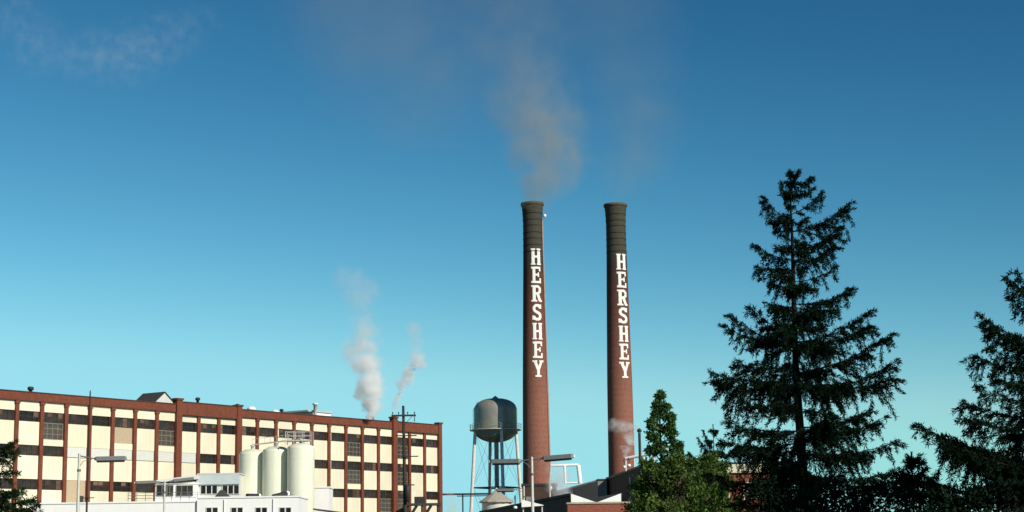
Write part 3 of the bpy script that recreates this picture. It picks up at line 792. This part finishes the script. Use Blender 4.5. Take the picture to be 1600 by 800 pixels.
# ------------------------------------------------------------------ street lamps
def street_lamp(px, ytop, Y, heads, rz, label, hl=1.85, arm=.62, up=.05, poler=.10):
    P = at(px, ytop, Y); o = empty('street_lamp', (P.x, P.y, 0), rz)
    tag(o, label, 'street lamp', 'fluorescent street lamps')
    z = P.z
    MB().tube([(0, 0, 0), (0, 0, .5), (0, 0, z*.5), (0, 0, z)], [poler*1.7, poler*1.25, poler, poler*.72], 12).build('pole', M['lpole'], o)
    MB().lathe([(.02, z-.05), (.085, z), (.085, z+.06), (.01, z+.13)], n=10).build('pole_cap', M['lpole'], o)
    MB().lathe([(poler*.85, z-.95), (poler*1.15, z-.93), (poler*1.15, z-.82), (poler*.85, z-.8)], n=12).build('collar', M['lamp'], o)
    for s, (dz, tilt) in heads:
        zc = z-.02+dz
        MB().tube([(0, 0, z-.04), (s*arm, 0, zc+.03)], .035, 8).build('arm', M['lamp'], o)
        MB().tube([(0, 0, z-.75), (s*.22, 0, z-.35), (s*arm*.85, 0, zc-.02)], .022, 6).build('brace', M['lamp'], o)
        # long trough head, tapering in section
        def sec(x, w, h0, h1, wt): 
            zo = (x*s-arm)*tilt
            return [(x, -w, zc+h0+zo), (x, w, zc+h0+zo), (x, wt, zc+h1+zo), (x, -wt, zc+h1+zo)]
        xs = [arm, arm+.12, arm+hl-.12, arm+hl]
        ws = [(.10, -.06, .07, .08), (.21, -.10, .14, .14), (.21, -.10, .14, .14), (.13, -.08, .08, .10)]
        v = []; f = []
        for x, (w, h0, h1, wt) in zip(xs, ws): v += sec(s*x, w, h0, h1, wt)
        for i in range(3):
            for k in range(4): f.append((i*4+k, i*4+(k+1) % 4, i*4+4+(k+1) % 4, i*4+4+k))
        f += [(0, 1, 2, 3), (15, 14, 13, 12)]
        hd = MB().add(v, f).build('lamp_head', M['lamp'], o)
        v = []
        for x in (arm+.14, arm+hl-.14):
            zo = (x-arm)*tilt
            v += [(s*x, -.17, zc-.103+zo), (s*x, .17, zc-.103+zo), (s*x, .10, zc-.20+zo), (s*x, -.10, zc-.20+zo)]
        MB().add(v, [(0,1,2,3), (4,7,6,5), (0,4,5,1), (1,5,6,2), (2,6,7,3), (3,7,4,0)]).build('diffuser', M['lens'], hd)
        MB().box(min(s*(arm+hl), s*(arm+hl+.05)), max(s*(arm+hl), s*(arm+hl+.05)), -.1, .1, zc-.07+hl*tilt, zc+.07+hl*tilt).build('end_cap', M['white'], hd)
    return o
M['lpole'] = mat_plain('aluminium_lamp_pole', (.60, .58, .53), .5, .08, 4, metal=.2)
street_lamp(831, 717, 100, [(-1, (-.10, .01)), (1, (.02, .05))], R(-14), 'nearest twin headed street lamp in front of the left chimney')
street_lamp(124, 711, 100, [(1, (-.22, .015))], R(8), 'single headed street lamp standing before the cream factory at far left', arm=.85)
street_lamp(257.5, 753, 148, [(-1, (.02, -.03)), (1, (.10, .10))], R(10), 'twin headed street lamp in front of the glazed lean-to')
street_lamp(818.5, 761.5, 166, [(-1, (-.20, .0))], R(-6), 'farther single headed street lamp just left of the nearest twin lamp', arm=.85)

# ------------------------------------------------------------------ utility poles
UP = at(630, 634, 116); up = empty('utility_pole', (UP.x, UP.y, 0))
tag(up, 'tall dark wooden utility pole with a crossarm before the factory end', 'utility pole')
M['polew'] = M['wood']
MB().tube([(.14, 0, 0), (.1, 0, UP.z*.5), (0, 0, UP.z)], [.16, .125, .085], 12).build('pole', M['wood'], up)
za = at(630, 649.5, 116).z
MB().box(-.78, .86, -.20, -.10, za-.06, za+.06).build('crossarm', M['wood'], up)
for s in (-.6, .6): MB().tube([(s, -.09, za-.05), (.0, -.09, za-.7)], .018, 6).build('brace', M['darkmetal'], up)
for x in (-.7, -.3, .3, .76): MB().lathe([(.018, za+.06), (.018, za+.13), (.05, za+.14), (.035, za+.22), (.01, za+.25)], (x, -.15), 10).build('insulator', M['darkmetal'], up)
MB().tube([(.76, -.15, za-.06), (.76, -.15, za-.42)], .03, 6).build('insulator', M['darkmetal'], up)
for py, l, r_ in ((681, -.48, .9), (713.5, -.15, 1.0), (758, .05, .75)):
    zz = at(630, py, 116).z
    MB().box(l, r_, -.22, -.14, zz-.035, zz+.035).build('bracket', M['darkmetal'], up)
zz = at(630, 772, 116).z
MB().lathe([(.02, zz-.55), (.17, zz-.5), (.17, zz+.45), (.13, zz+.52), (.02, zz+.55)], (.28, -.30), 16).build('transformer', M['darkmetal'], up)
UP2 = at(141, 615, 122); u2 = empty('utility_pole', (UP2.x, UP2.y, 0)); tag(u2, 'slim dark utility pole before the factory beside the leftmost street lamp', 'utility pole')
MB().tube([(-.05, 0, 0), (0, 0, UP2.z)], [.085, .05], 10).build('pole', M['wood'], u2)
MB().lathe([(.02, UP2.z-.02), (.04, UP2.z), (.05, UP2.z+.12), (.01, UP2.z+.25)], (0, 0), 8).build('insulator', M['darkmetal'], u2)
zz = at(141, 778, 122).z
MB().box(-.3, .5, -.16, -.1, zz-.03, zz+.03).build('bracket', M['darkmetal'], u2)

# ------------------------------------------------------------------ houses seen through the trees on the right
hs = empty('brick_house', at(1142, 800, 150)); hs.location.z = 0
tag(hs, 'brick and cream house half hidden behind the shrubs and the tall spruce', 'house')
zt_ = at(1180, 722, 150).z
w = at(1215, 722, 150).x-at(1100, 722, 150).x
hx = at(1100, 722, 150).x-hs.location.x
MB().box(hx, hx+w, 0, 8, 0, zt_-.9).build('wall', M['brick2'], hs)
MB().box(hx-.2, hx+w+.2, -.25, 8.2, zt_-.897, zt_-.1).build('fascia', M['cream'], hs)
MB().box(hx-.3, hx+w+.3, -.35, 8.3, zt_-.097, zt_).build('roof', M['roof'], hs)
hwm = window_meshes(1.3, 1.5, 2, 2, .07, .08); hwm[0].materials.append(M['glass']); hwm[1].materials.append(M['cream'])
for k in range(2):
    for zz in (zt_-3.2, zt_-6.4): put_window(hwm, hs, hx+.8+k*2.5, -.03, zz)
# ------------------------------------------------------------------ trees
rng = np.random.default_rng(11)
def leaf_mesh(name, C, D, L, W, mat, parent, N=None):
    "triangular needle tufts: centre roots C, directions D, length L, width W (arrays)"
    n = len(C); D = D/np.linalg.norm(D, axis=1, keepdims=True)
    rv = rng.normal(size=(n, 3)); S = np.cross(D, rv); S /= np.linalg.norm(S, axis=1, keepdims=True)+1e-9
    L = np.asarray(L).reshape(-1, 1); W = np.asarray(W).reshape(-1, 1)
    v = np.stack([C-S*W*.35, C+D*L*.45+S*W*.5, C+D*L, C+D*L*.45-S*W*.5], 1).reshape(-1, 3)
    me = bpy.data.meshes.new(name)
    me.vertices.add(n*4); me.vertices.foreach_set('co', v.astype(np.float32).ravel())
    me.loops.add(n*4); me.loops.foreach_set('vertex_index', np.arange(n*4, dtype=np.int32))
    me.polygons.add(n); me.polygons.foreach_set('loop_start', np.arange(0, n*4, 4, dtype=np.int32))
    me.polygons.foreach_set('loop_total', np.full(n, 4, dtype=np.int32))
    me.update(calc_edges=True); me.validate()
    return link(name, me, mat, parent)

def spruce(px, base_px_y, Y, top_y, env, tips, n_rand, mat, label, group=None, tuft=(.125, .024), dens=1.0, seed=1, rand_lo=.30, rand_hi=.86):
    """px: trunk column at base_px_y; env: list of (y_px, half width px); tips: (tip_x, tip_y, root_y)"""
    global rng
    rng = np.random.default_rng(seed); rnd = random.Random(seed)
    P = at(px, base_px_y, Y); k = mpp(P)
    o = empty('spruce_tree', (P.x, P.y, 0)); tag(o, label, 'tree', group)
    def zof(py):
        lo, hi = -5.0, 60.0
        for _ in range(40):
            mid = (lo+hi)/2; d = Vector((P.x, P.y, mid-EYE)); yy = 400-FPX*d.dot(Uv)/d.dot(Fv)
            if yy > py: lo = mid
            else: hi = mid
        return lo
    H = zof(top_y)
    MB().tube([(0, 0, 0), (.05, .02, H*.3), (-.04, .05, H*.6), (0, 0, H*.86), (0, 0, H)], [H*.012+.03, H*.0095+.02, H*.006+.01, H*.003, .008], 10).build('trunk', M['bark'], o)
    limbs = MB(); C = []; D = []; Ls = []
    def add_limb(root, tip, sag):
        root = Vector(root); tip = Vector(tip); ln = (tip-root).length
        mid = root.lerp(tip, .55)+Vector((0, 0, -sag*ln))
        pts = []
        n = max(5, int(ln/.115))
        for q in range(n+1):
            t = q/n
            p = root*(1-t)**2+mid*2*t*(1-t)+tip*t*t
            p += Vector((rnd.uniform(-1, 1), rnd.uniform(-1, 1), rnd.uniform(-1, 1)))*.02*ln*(t*(1-t))*2
            pts.append(p)
        limbs.tube(pts, [max(.006, .010*ln*(1-.85*q/n)+.004) for q in range(n+1)], 5)
        for q in range(1, n+1):
            t = q/n
            if t < .07 and ln > .7: continue
            d = (pts[q]-pts[q-1]).normalized(); side = d.cross(Vector((0, 0, 1)))
            if side.length < .05: side = Vector((1, 0, 0))
            side.normalize()
            pq = pts[q]                                    # boughs bunch into clumps with gaps between
            cl = .5+.5*math.sin(pq.x*3.1+1.4*math.sin(pq.z*2.3+seed))*math.sin(pq.z*3.3+pq.y*2.0+seed*1.7)
            for s in (-1, 1, 0):
                if rnd.random() < .08+.75*max(0, .42-cl): continue
                bl = (.16+.46*min(ln, 2.2)/2.2*(1-t)**.6+.12*rnd.random())*rnd.uniform(.6, 1.25)*min(1, .25+ln*.9)*(.5+1.05*cl)
                if s == 0:
                    if rnd.random() < .2: continue
                    bd = (d*.35+Vector((rnd.uniform(-.3, .3), rnd.uniform(-.3, .3), -1.0))).normalized(); bl *= 1.25
                else:
                    bd = (d*rnd.uniform(.5, 1.0)+side*s*rnd.uniform(.5, 1.0)+Vector((0, 0, rnd.uniform(-.55, .18)))).normalized()
                m = max(4, int(bl/.0058*dens))
                tt = rng.random(m)**.8
                c = np.array(pts[q])[None]+np.array(bd)[None]*(tt*bl)[:, None]; c[:, 2] -= .22*bl*tt**2
                C.append(c+rng.normal(size=c.shape)*.018); D.append(np.array(bd)[None]*.8+rng.normal(size=(m, 3))*.48)
                Ls.append(rng.uniform(.6, 1.15, m))
            # tip spray
        c = np.array(pts[-1])[None]+rng.normal(size=(10, 3))*.03
        C.append(c); D.append(np.array((tip-mid).normalized())[None]+rng.normal(size=(10, 3))*.22); Ls.append(rng.uniform(.7, 1.2, 10))
    for tx, ty, ry in tips:
        zr = zof(ry); q = at(tx, ty, Y); tip = Vector((q.x-P.x, rnd.uniform(-.25, .25)*abs(q.x-P.x), q.z))
        add_limb((0, 0, zr), tip, rnd.uniform(.10, .2))
    ey = [e[0] for e in env]; ew = [e[1] for e in env]
    yw = top_y+10; made = 0
    ypx = .50/k                                            # whorls about every 0.42 m
    while yw < ey[-1]:
        hw = float(np.interp(yw, ey, ew))*k
        nl = max(3, int(n_rand*.075*rnd.uniform(.6, 1.3)))
        a0 = rnd.uniform(0, 6.28)
        gap = rnd.uniform(0, 6.28)                         # each whorl misses a sector
        for j in range(nl):
            az = a0+6.283*j/nl+rnd.uniform(-.35, .35)
            if rnd.random() < .12 or abs((az-gap+3.14) % 6.283-3.14) < .75: continue
            z = zof(yw+rnd.uniform(-.12, .12)*ypx)
            L = hw*rnd.uniform(rand_lo, rand_hi)
            add_limb((0, 0, z), (L*math.cos(az), L*math.sin(az), z+rnd.uniform(-.32, .08)*L+.05), rnd.uniform(.02, .16))
        for j in range(4):                                 # short inner boughs round the trunk
            az = rnd.uniform(0, 6.28); L = hw*rnd.uniform(.18, .42); z = zof(yw+rnd.uniform(-.5, .5)*ypx)
            if rnd.random() < .7: add_limb((0, 0, z), (L*math.cos(az), L*math.sin(az), z-.1*L), .08)
        yw += ypx*rnd.uniform(.7, 1.35)
    # leader
    for q in range(10):
        z = H-.02-q*.05
        c = np.tile(np.array([[0, 0, z]]), (10, 1)); C.append(c); D.append(rng.normal(size=(10, 3))*.3+np.array([[0, 0, .7]])); Ls.append(rng.uniform(.4, .8, 10))
    limbs.build('limb', M['bark'], o)['kind'] = 'stuff'
    C = np.concatenate(C); D = np.concatenate(D); Ls = np.concatenate(Ls)
    leaf_mesh('crown', C, D, Ls*tuft[0], np.full(len(C), tuft[1]), mat, o)['kind'] = 'stuff'
    return o, len(C)

n_ = spruce(1254, 760, 46, 266,
    [(266, 2), (300, 15), (340, 34), (400, 50), (460, 56), (520, 84), (580, 108), (640, 112), (700, 126), (760, 138), (800, 140)],
    [(1240, 278, 288), (1262, 281, 290), (1236, 294, 303), (1268, 296, 306), (1246, 270, 279), (1197, 312, 345), (1222, 290, 325), (1280, 304, 335), (1326, 318, 362), (1310, 356, 395), (1216, 352, 380), (1188, 386, 405), (1186, 416, 425), (1208, 442, 450),
     (1300, 386, 415), (1302, 420, 440), (1330, 450, 475), (1318, 478, 480), (1172, 482, 530), (1142, 498, 545), (1138, 512, 540), (1356, 490, 535), (1350, 515, 540),
     (1108, 584, 590), (1122, 596, 600), (1150, 566, 585), (1382, 528, 585), (1408, 560, 600), (1404, 588, 605), (1160, 630, 640), (1140, 662, 672), (1128, 690, 690),
     (1362, 640, 668), (1385, 650, 690), (1398, 690, 710), (1400, 735, 740), (1112, 740, 750)],
    80, M['spruce'], 'tall dark spruce with ragged drooping limbs right of the chimneys', 'dark spruces', seed=5)
print('spruce tufts', n_[1])
n_ = spruce(1652, 720, 40, 392,
    [(392, 4), (440, 46), (500, 84), (560, 82), (620, 105), (680, 150), (740, 165), (800, 150)],
    [(1590, 428, 470), (1576, 438, 480), (1534, 492, 540), (1540, 512, 545), (1546, 548, 570), (1530, 556, 580), (1560, 590, 600), (1518, 628, 650), (1530, 610, 630), (1508, 655, 670),
     (1442, 664, 730), (1462, 690, 735), (1480, 700, 740), (1500, 690, 725), (1456, 745, 760), (1520, 720, 740)],
    60, M['spruce'], 'dark spruce cut off by the right edge of the picture', 'dark spruces', seed=9, rand_lo=.4, rand_hi=.85)
n_ = spruce(1428, 780, 42, 708,
    [(708, 4), (725, 18), (740, 26), (770, 38), (800, 50)], [(1440, 722, 730), (1416, 724, 733), (1446, 732, 744), (1412, 738, 746), (1462, 742, 760), (1404, 745, 758), (1470, 770, 785), (1420, 715, 722), (1436, 714, 721)], 60, M['spruce'],
    'small dark spruce between the tall spruce and the hedge', 'dark spruces', seed=13)
n_ = spruce(1118, 780, 92, 664,
    [(664, 4), (690, 30), (730, 52), (800, 60)], [(1092, 686, 712), (1168, 690, 715), (1078, 710, 735), (1100, 676, 705)], 34, M['spruce'],
    'low dark spruce behind the green shrubs at the left foot of the tall spruce', 'dark spruces', seed=21)
n_ = spruce(-42, 760, 48, 600,
    [(600, 4), (660, 24), (700, 40), (750, 56), (800, 76)],
    [(24, 704, 712), (18, 694, 706), (14, 738, 735), (30, 764, 765), (46, 778, 785), (58, 788, 800), (20, 770, 780), (38, 800, 810)],
    46, M['spruce2'], 'green spruce boughs entering at the left edge before the factory', 'dark spruces', seed=33)

def leafy(name, px, base_y, Y, clumps, mat, label, cat, per=420, leaf=(.17, .085), seed=3, trunk_top=None):
    """clumps: (x, y, rx, ry) in photo pixels around the trunk; each gets depth like its width"""
    global rng
    rng = np.random.default_rng(seed); rnd = random.Random(seed)
    P = at(px, base_y, Y); k = mpp(P)
    o = empty(name, (P.x, P.y, 0)); tag(o, label, cat)
    C = []; D = []; br = MB(); tz = 0
    cs = []
    for x, y, rx, ry in clumps:
        q = at(x, y, Y); cs.append((Vector((q.x-P.x, rnd.uniform(-.8, .8)*rx*k, q.z)), rx*k, ry*k))
    tz = max(c[0].z for c in cs)
    MB().tube([(0, 0, 0), (.03, .02, tz*.5), (0, 0, tz*.97)], [.05+.012*tz, .03+.006*tz, .02], 8).build('trunk', M['bark'], o)
    for c, rx, ry in cs:
        zr = max(.3, min(tz*.95, c.z-.6*abs(c.x)-.3))
        br.tube([(0, 0, zr), (c.x*.5, c.y*.5, (zr+c.z)/2+.05), tuple(c)], [.035, .025, .012], 5)
        ns = max(5, int(9*rx*ry/(.5*.5)))
        for s in range(ns):
            d = rng.normal(size=3); d /= np.linalg.norm(d); rr = rng.random()**.45
            sc_ = np.array(c)+d*rr*np.array([rx, rx, ry])
            m = int(1.15*per/ns*min(4, max(.7, rx*ry/.3)))
            sr = .26*min(rx, ry)+.05
            e = rng.normal(size=(m, 3))*sr*.6
            C.append(sc_+e); D.append(e*.8/sr+rng.normal(size=(m, 3))*.6+np.array([[0, 0, .15]])+d[None]*.5)
    br.build('branches', M['bark'], o)['kind'] = 'stuff'
    C = np.concatenate(C); D = np.concatenate(D)
    leaf_mesh('crown', C, D, rng.uniform(.7, 1.2, len(C))*leaf[0], rng.uniform(.8, 1.2, len(C))*leaf[1], mat, o)['kind'] = 'stuff'
    return len(C)
n1 = leafy('slender_tree', 1034, 760, 84, [(1031, 621, 5, 6), (1027, 633, 7, 7), (1037, 639, 7, 7), (1027, 650, 8, 7), (1046, 651, 8, 7), (1021, 663, 7, 7), (1049, 664, 6, 6), (1034, 669, 9, 6),
        (1020, 686, 9, 8), (1046, 682, 10, 8), (1032, 697, 11, 7), (1056, 697, 9, 7), (1018, 704, 9, 8), (1040, 714, 16, 11), (1060, 712, 9, 8), (1034, 735, 20, 18)], M['leafd'],
        'slender pointed green tree rising above the shrubs beside the boiler house', 'tree', per=520, seed=3)
n2 = leafy('green_shrub', 1045, 800, 76, [(1018, 728, 14, 10), (1050, 722, 16, 10), (1006, 746, 15, 13), (1032, 744, 18, 14), (1062, 738, 18, 14), (1080, 722, 12, 10), (996, 768, 18, 16), (1022, 766, 24, 20),
        (1052, 764, 24, 20), (1080, 758, 20, 20), (994, 792, 20, 14), (1020, 796, 26, 18), (1052, 796, 26, 18), (1082, 792, 22, 18), (1035, 830, 50, 30)], M['leafg'],
        'sunlit bright green shrub hiding the right end of the boiler house', 'shrub', per=620, seed=4)
n3 = leafy('green_shrub', 1118, 800, 70, [(1108, 716, 16, 12), (1124, 726, 18, 14), (1104, 740, 16, 16), (1132, 750, 16, 18), (1112, 768, 20, 18), (1136, 782, 16, 18), (1106, 796, 24, 16), (1138, 806, 20, 18), (1120, 836, 30, 26)], M['leafg'],
        'smaller green shrub left of the tall spruce in front of the brick house', 'shrub', per=560, seed=6)
# dark hedge and undergrowth at lower right
n4 = leafy('dark_hedge', 1540, 800, 33, [(1466+i*17, 792-i*3.6+(i % 3)*3, 22, 18) for i in range(12)]+[(1470+i*34, 840, 40, 40) for i in range(6)], M['spruce'],
        'low dark hedge sloping up to the right edge of the picture', 'hedge', per=420, leaf=(.10, .06), seed=8)
n5 = leafy('dark_hedge', 1300, 800, 44, [(1196+i*22, 764+(i*7 % 5)*5, 22, 22) for i in range(12)]+[(1200+i*40, 810, 44, 40) for i in range(7)], M['spruce'],
        'dark undergrowth hedge around the foot of the tall spruce', 'hedge', per=420, leaf=(.11, .065), seed=10)
print('leaves', n1, n2, n3, n4, n5)

# ------------------------------------------------------------------ smoke, steam and cloud
def plume(name, Y, path, color, dens, label, cat, nscale=1.0, ncut=.42, aniso=.0, sharp=2.5, step=1.0, group=None, warp=.75, hull=1.32):
    """path: (x, y, r[, weight]) in photo pixels; one closed lumpy hull holding an uneven volume"""
    pts = [at(p[0], p[1], Y) for p in path]; k = mpp(pts[0]); rs = [p[2]*k for p in path]; ws = [p[3] if len(p) > 3 else 1 for p in path]
    O = pts[0].copy()
    loc = [p-O for p in pts]
    # hull: union-like loft, capped by points
    ext = [loc[0]+(loc[0]-loc[1]).normalized()*rs[0]*.5] + loc + [loc[-1]+(loc[-1]-loc[-2]).normalized()*rs[-1]*1.2]
    er = [rs[0]*.45, rs[0]*1.1] + [r*hull for r in rs[1:]] + [rs[-1]*.5]
    b = MB().tube(ext, er, 16)
    o = b.build(name, None, None, O)
    tag(o, label, cat, group)
    m = bpy.data.materials.new(name+'_volume'); m.use_nodes = True; t = m.node_tree; t.nodes.clear()
    out = t.nodes.new('ShaderNodeOutputMaterial'); pv = t.nodes.new('ShaderNodeVolumePrincipled')
    pv.inputs['Color'].default_value = (*color, 1); pv.inputs['Anisotropy'].default_value = aniso
    t.links.new(pv.outputs[0], out.inputs['Volume'])
    tc = t.nodes.new('ShaderNodeTexCoord')
    ns = t.nodes.new('ShaderNodeTexNoise'); ns.inputs['Scale'].default_value = nscale/(sum(rs)/len(rs)); ns.inputs['Detail'].default_value = 5; ns.inputs['Roughness'].default_value = .58
    t.links.new(tc.outputs['Object'], ns.inputs['Vector'])
    # warp the coordinates a little so the lobes are not round
    nw = t.nodes.new('ShaderNodeTexNoise'); nw.inputs['Scale'].default_value = .9*nscale/(sum(rs)/len(rs)); nw.inputs['Detail'].default_value = 2
    t.links.new(tc.outputs['Object'], nw.inputs['Vector'])
    sb = t.nodes.new('ShaderNodeVectorMath'); sb.operation = 'SUBTRACT'; sb.inputs[1].default_value = (.5, .5, .5)
    t.links.new(nw.outputs['Color'], sb.inputs[0])
    sl = t.nodes.new('ShaderNodeVectorMath'); sl.operation = 'SCALE'; sl.inputs['Scale'].default_value = warp*sum(rs)/len(rs)
    t.links.new(sb.outputs[0], sl.inputs[0])
    wp_ = t.nodes.new('ShaderNodeVectorMath'); wp_.operation = 'ADD'
    t.links.new(tc.outputs['Object'], wp_.inputs[0]); t.links.new(sl.outputs[0], wp_.inputs[1])
    acc = None
    # densify the path
    seg = []
    for i in range(len(loc)-1):
        n = max(1, int(round((loc[i+1]-loc[i]).length/(.7*min(rs[i], rs[i+1])))))
        for q in range(n): 
            f_ = q/n; seg.append((loc[i].lerp(loc[i+1], f_), rs[i]*(1-f_)+rs[i+1]*f_, ws[i]*(1-f_)+ws[i+1]*f_))
    seg.append((loc[-1], rs[-1], ws[-1]))
    for p, r, w in seg:
        ds = t.nodes.new('ShaderNodeVectorMath'); ds.operation = 'DISTANCE'; ds.inputs[1].default_value = p
        t.links.new(wp_.outputs[0], ds.inputs[0])
        mr = t.nodes.new('ShaderNodeMapRange'); mr.interpolation_type = 'SMOOTHSTEP'
        mr.inputs[1].default_value = r*.98; mr.inputs[2].default_value = r*.10; mr.inputs[3].default_value = 0; mr.inputs[4].default_value = w
        t.links.new(ds.outputs['Value'], mr.inputs[0])
        if acc is None: acc = mr.outputs[0]
        else:
            ad = t.nodes.new('ShaderNodeMath'); ad.operation = 'MAXIMUM'
            t.links.new(acc, ad.inputs[0]); t.links.new(mr.outputs[0], ad.inputs[1]); acc = ad.outputs[0]
    nr = t.nodes.new('ShaderNodeMapRange'); nr.inputs[1].default_value = ncut; nr.inputs[2].default_value = ncut+1/sharp
    t.links.new(ns.outputs['Fac'], nr.inputs[0])
    # density = w * clamp(noise)
    mu = t.nodes.new('ShaderNodeMath'); mu.operation = 'MULTIPLY'
    t.links.new(acc, mu.inputs[0]); t.links.new(nr.outputs[0], mu.inputs[1])
    m2 = t.nodes.new('ShaderNodeMath'); m2.operation = 'MULTIPLY'; m2.inputs[1].default_value = dens
    t.links.new(mu.outputs[0], m2.inputs[0]); t.links.new(m2.outputs[0], pv.inputs['Density'])
    m.cycles.volume_step_rate = step
    o.data.materials.append(m)
    return o
SMK = (.60, .57, .52)
plume('smoke_plume', 306, [(832, 320, 28, 3.2), (836, 304, 38, 2.2), (846, 280, 58, 1.35), (858, 250, 82, .95), (850, 212, 92, .78), (834, 172, 94, .62), (820, 132, 96, .36), (810, 92, 108, .2), (804, 45, 140, .13), (800, -20, 150, .13)],
      SMK, .17, 'brownish grey smoke plume drifting up from the left chimney', 'smoke', ncut=.30, sharp=2.6, step=.4, hull=1.0, nscale=2.2, warp=.95)
plume('smoke_plume', 314, [(963, 316, 26, .4), (970, 288, 50, .6), (990, 240, 84, .6), (1000, 180, 100, .4), (985, 110, 120, .25), (960, 30, 150, .2)],
      SMK, .055, 'faint thin smoke haze above the right chimney', 'smoke', ncut=.22, sharp=2.0, step=.6, hull=1.0, nscale=1.5)
plume('smoke_plume', 340, [(715, 195, 80, .3), (665, 125, 150, .8), (610, 60, 180, .8), (560, -20, 190, .7)],
      SMK, .020, 'thin grey drifting smoke high up left of the left chimney', 'smoke', ncut=.22, sharp=2.0, step=.6, hull=1.0, nscale=1.5)
STM = (.995, .99, .99)
plume('steam_plume', 262, [(579, 650, 11, 1.4), (580, 635, 22, 1.2), (578, 614, 27, 1.0), (580, 592, 27, .6), (573, 570, 34, .30), (565, 545, 38, .16), (570, 520, 34, .09), (566, 488, 30, .012), (560, 458, 44, .045), (548, 438, 36, .03)],
      STM, 5.0, 'thick white steam plume rising from a roof vent of the factory', 'steam', ncut=.36, sharp=3.2, step=.3, nscale=1.3, warp=1.3)
plume('steam_plume', 268, [(615, 642, 6, .8), (621, 622, 10, .9), (628, 600, 14, .8), (640, 585, 17, .8), (652, 570, 20, .6), (651, 545, 18, .08), (646, 516, 22, .12)],
      STM, 3.6, 'thin wispy white steam column left of the utility pole top', 'steam', ncut=.34, sharp=2.6, step=.3, nscale=1.3, warp=1.1)
plume('steam_plume', 217, [(977, 712, 6, 1.0), (978, 700, 11, 1), (985, 688, 16, .8), (992, 672, 14, .6), (975, 668, 16, .4), (958, 664, 14, .4)],
      STM, 3.6, 'wispy white steam puff in front of the foot of the right chimney', 'steam', ncut=.36, sharp=2.6, step=.3, nscale=1.5)
plume('steam_plume', 236, [(884, 772, 16, .8), (872, 758, 24, .8), (880, 745, 22, .5), (866, 732, 18, .4)],
      STM, 1.6, 'hazy white steam around the white pipe frame between the chimneys', 'steam', ncut=.3, sharp=2.4, step=.3, nscale=1.4)
plume('steam_plume', 262, [(706, 806, 20, .8), (708, 788, 16, .8), (702, 770, 10, .4)],
      STM, 1.0, 'pale steam haze low at the right end of the factory', 'steam', ncut=.3, sharp=2.4, step=.3, nscale=1.4)
CL = (.98, .97, .97)
plume('wispy_cloud', 1500, [(20, 10, 60, .5), (60, 70, 70, .7), (120, 85, 60, .8), (200, 85, 70, 1), (270, 55, 60, .8), (320, 30, 40, .4)],
      CL, .009, 'faint wispy clouds high at the upper left of the sky', 'cloud', ncut=.46, sharp=5, step=.3, nscale=3.2)
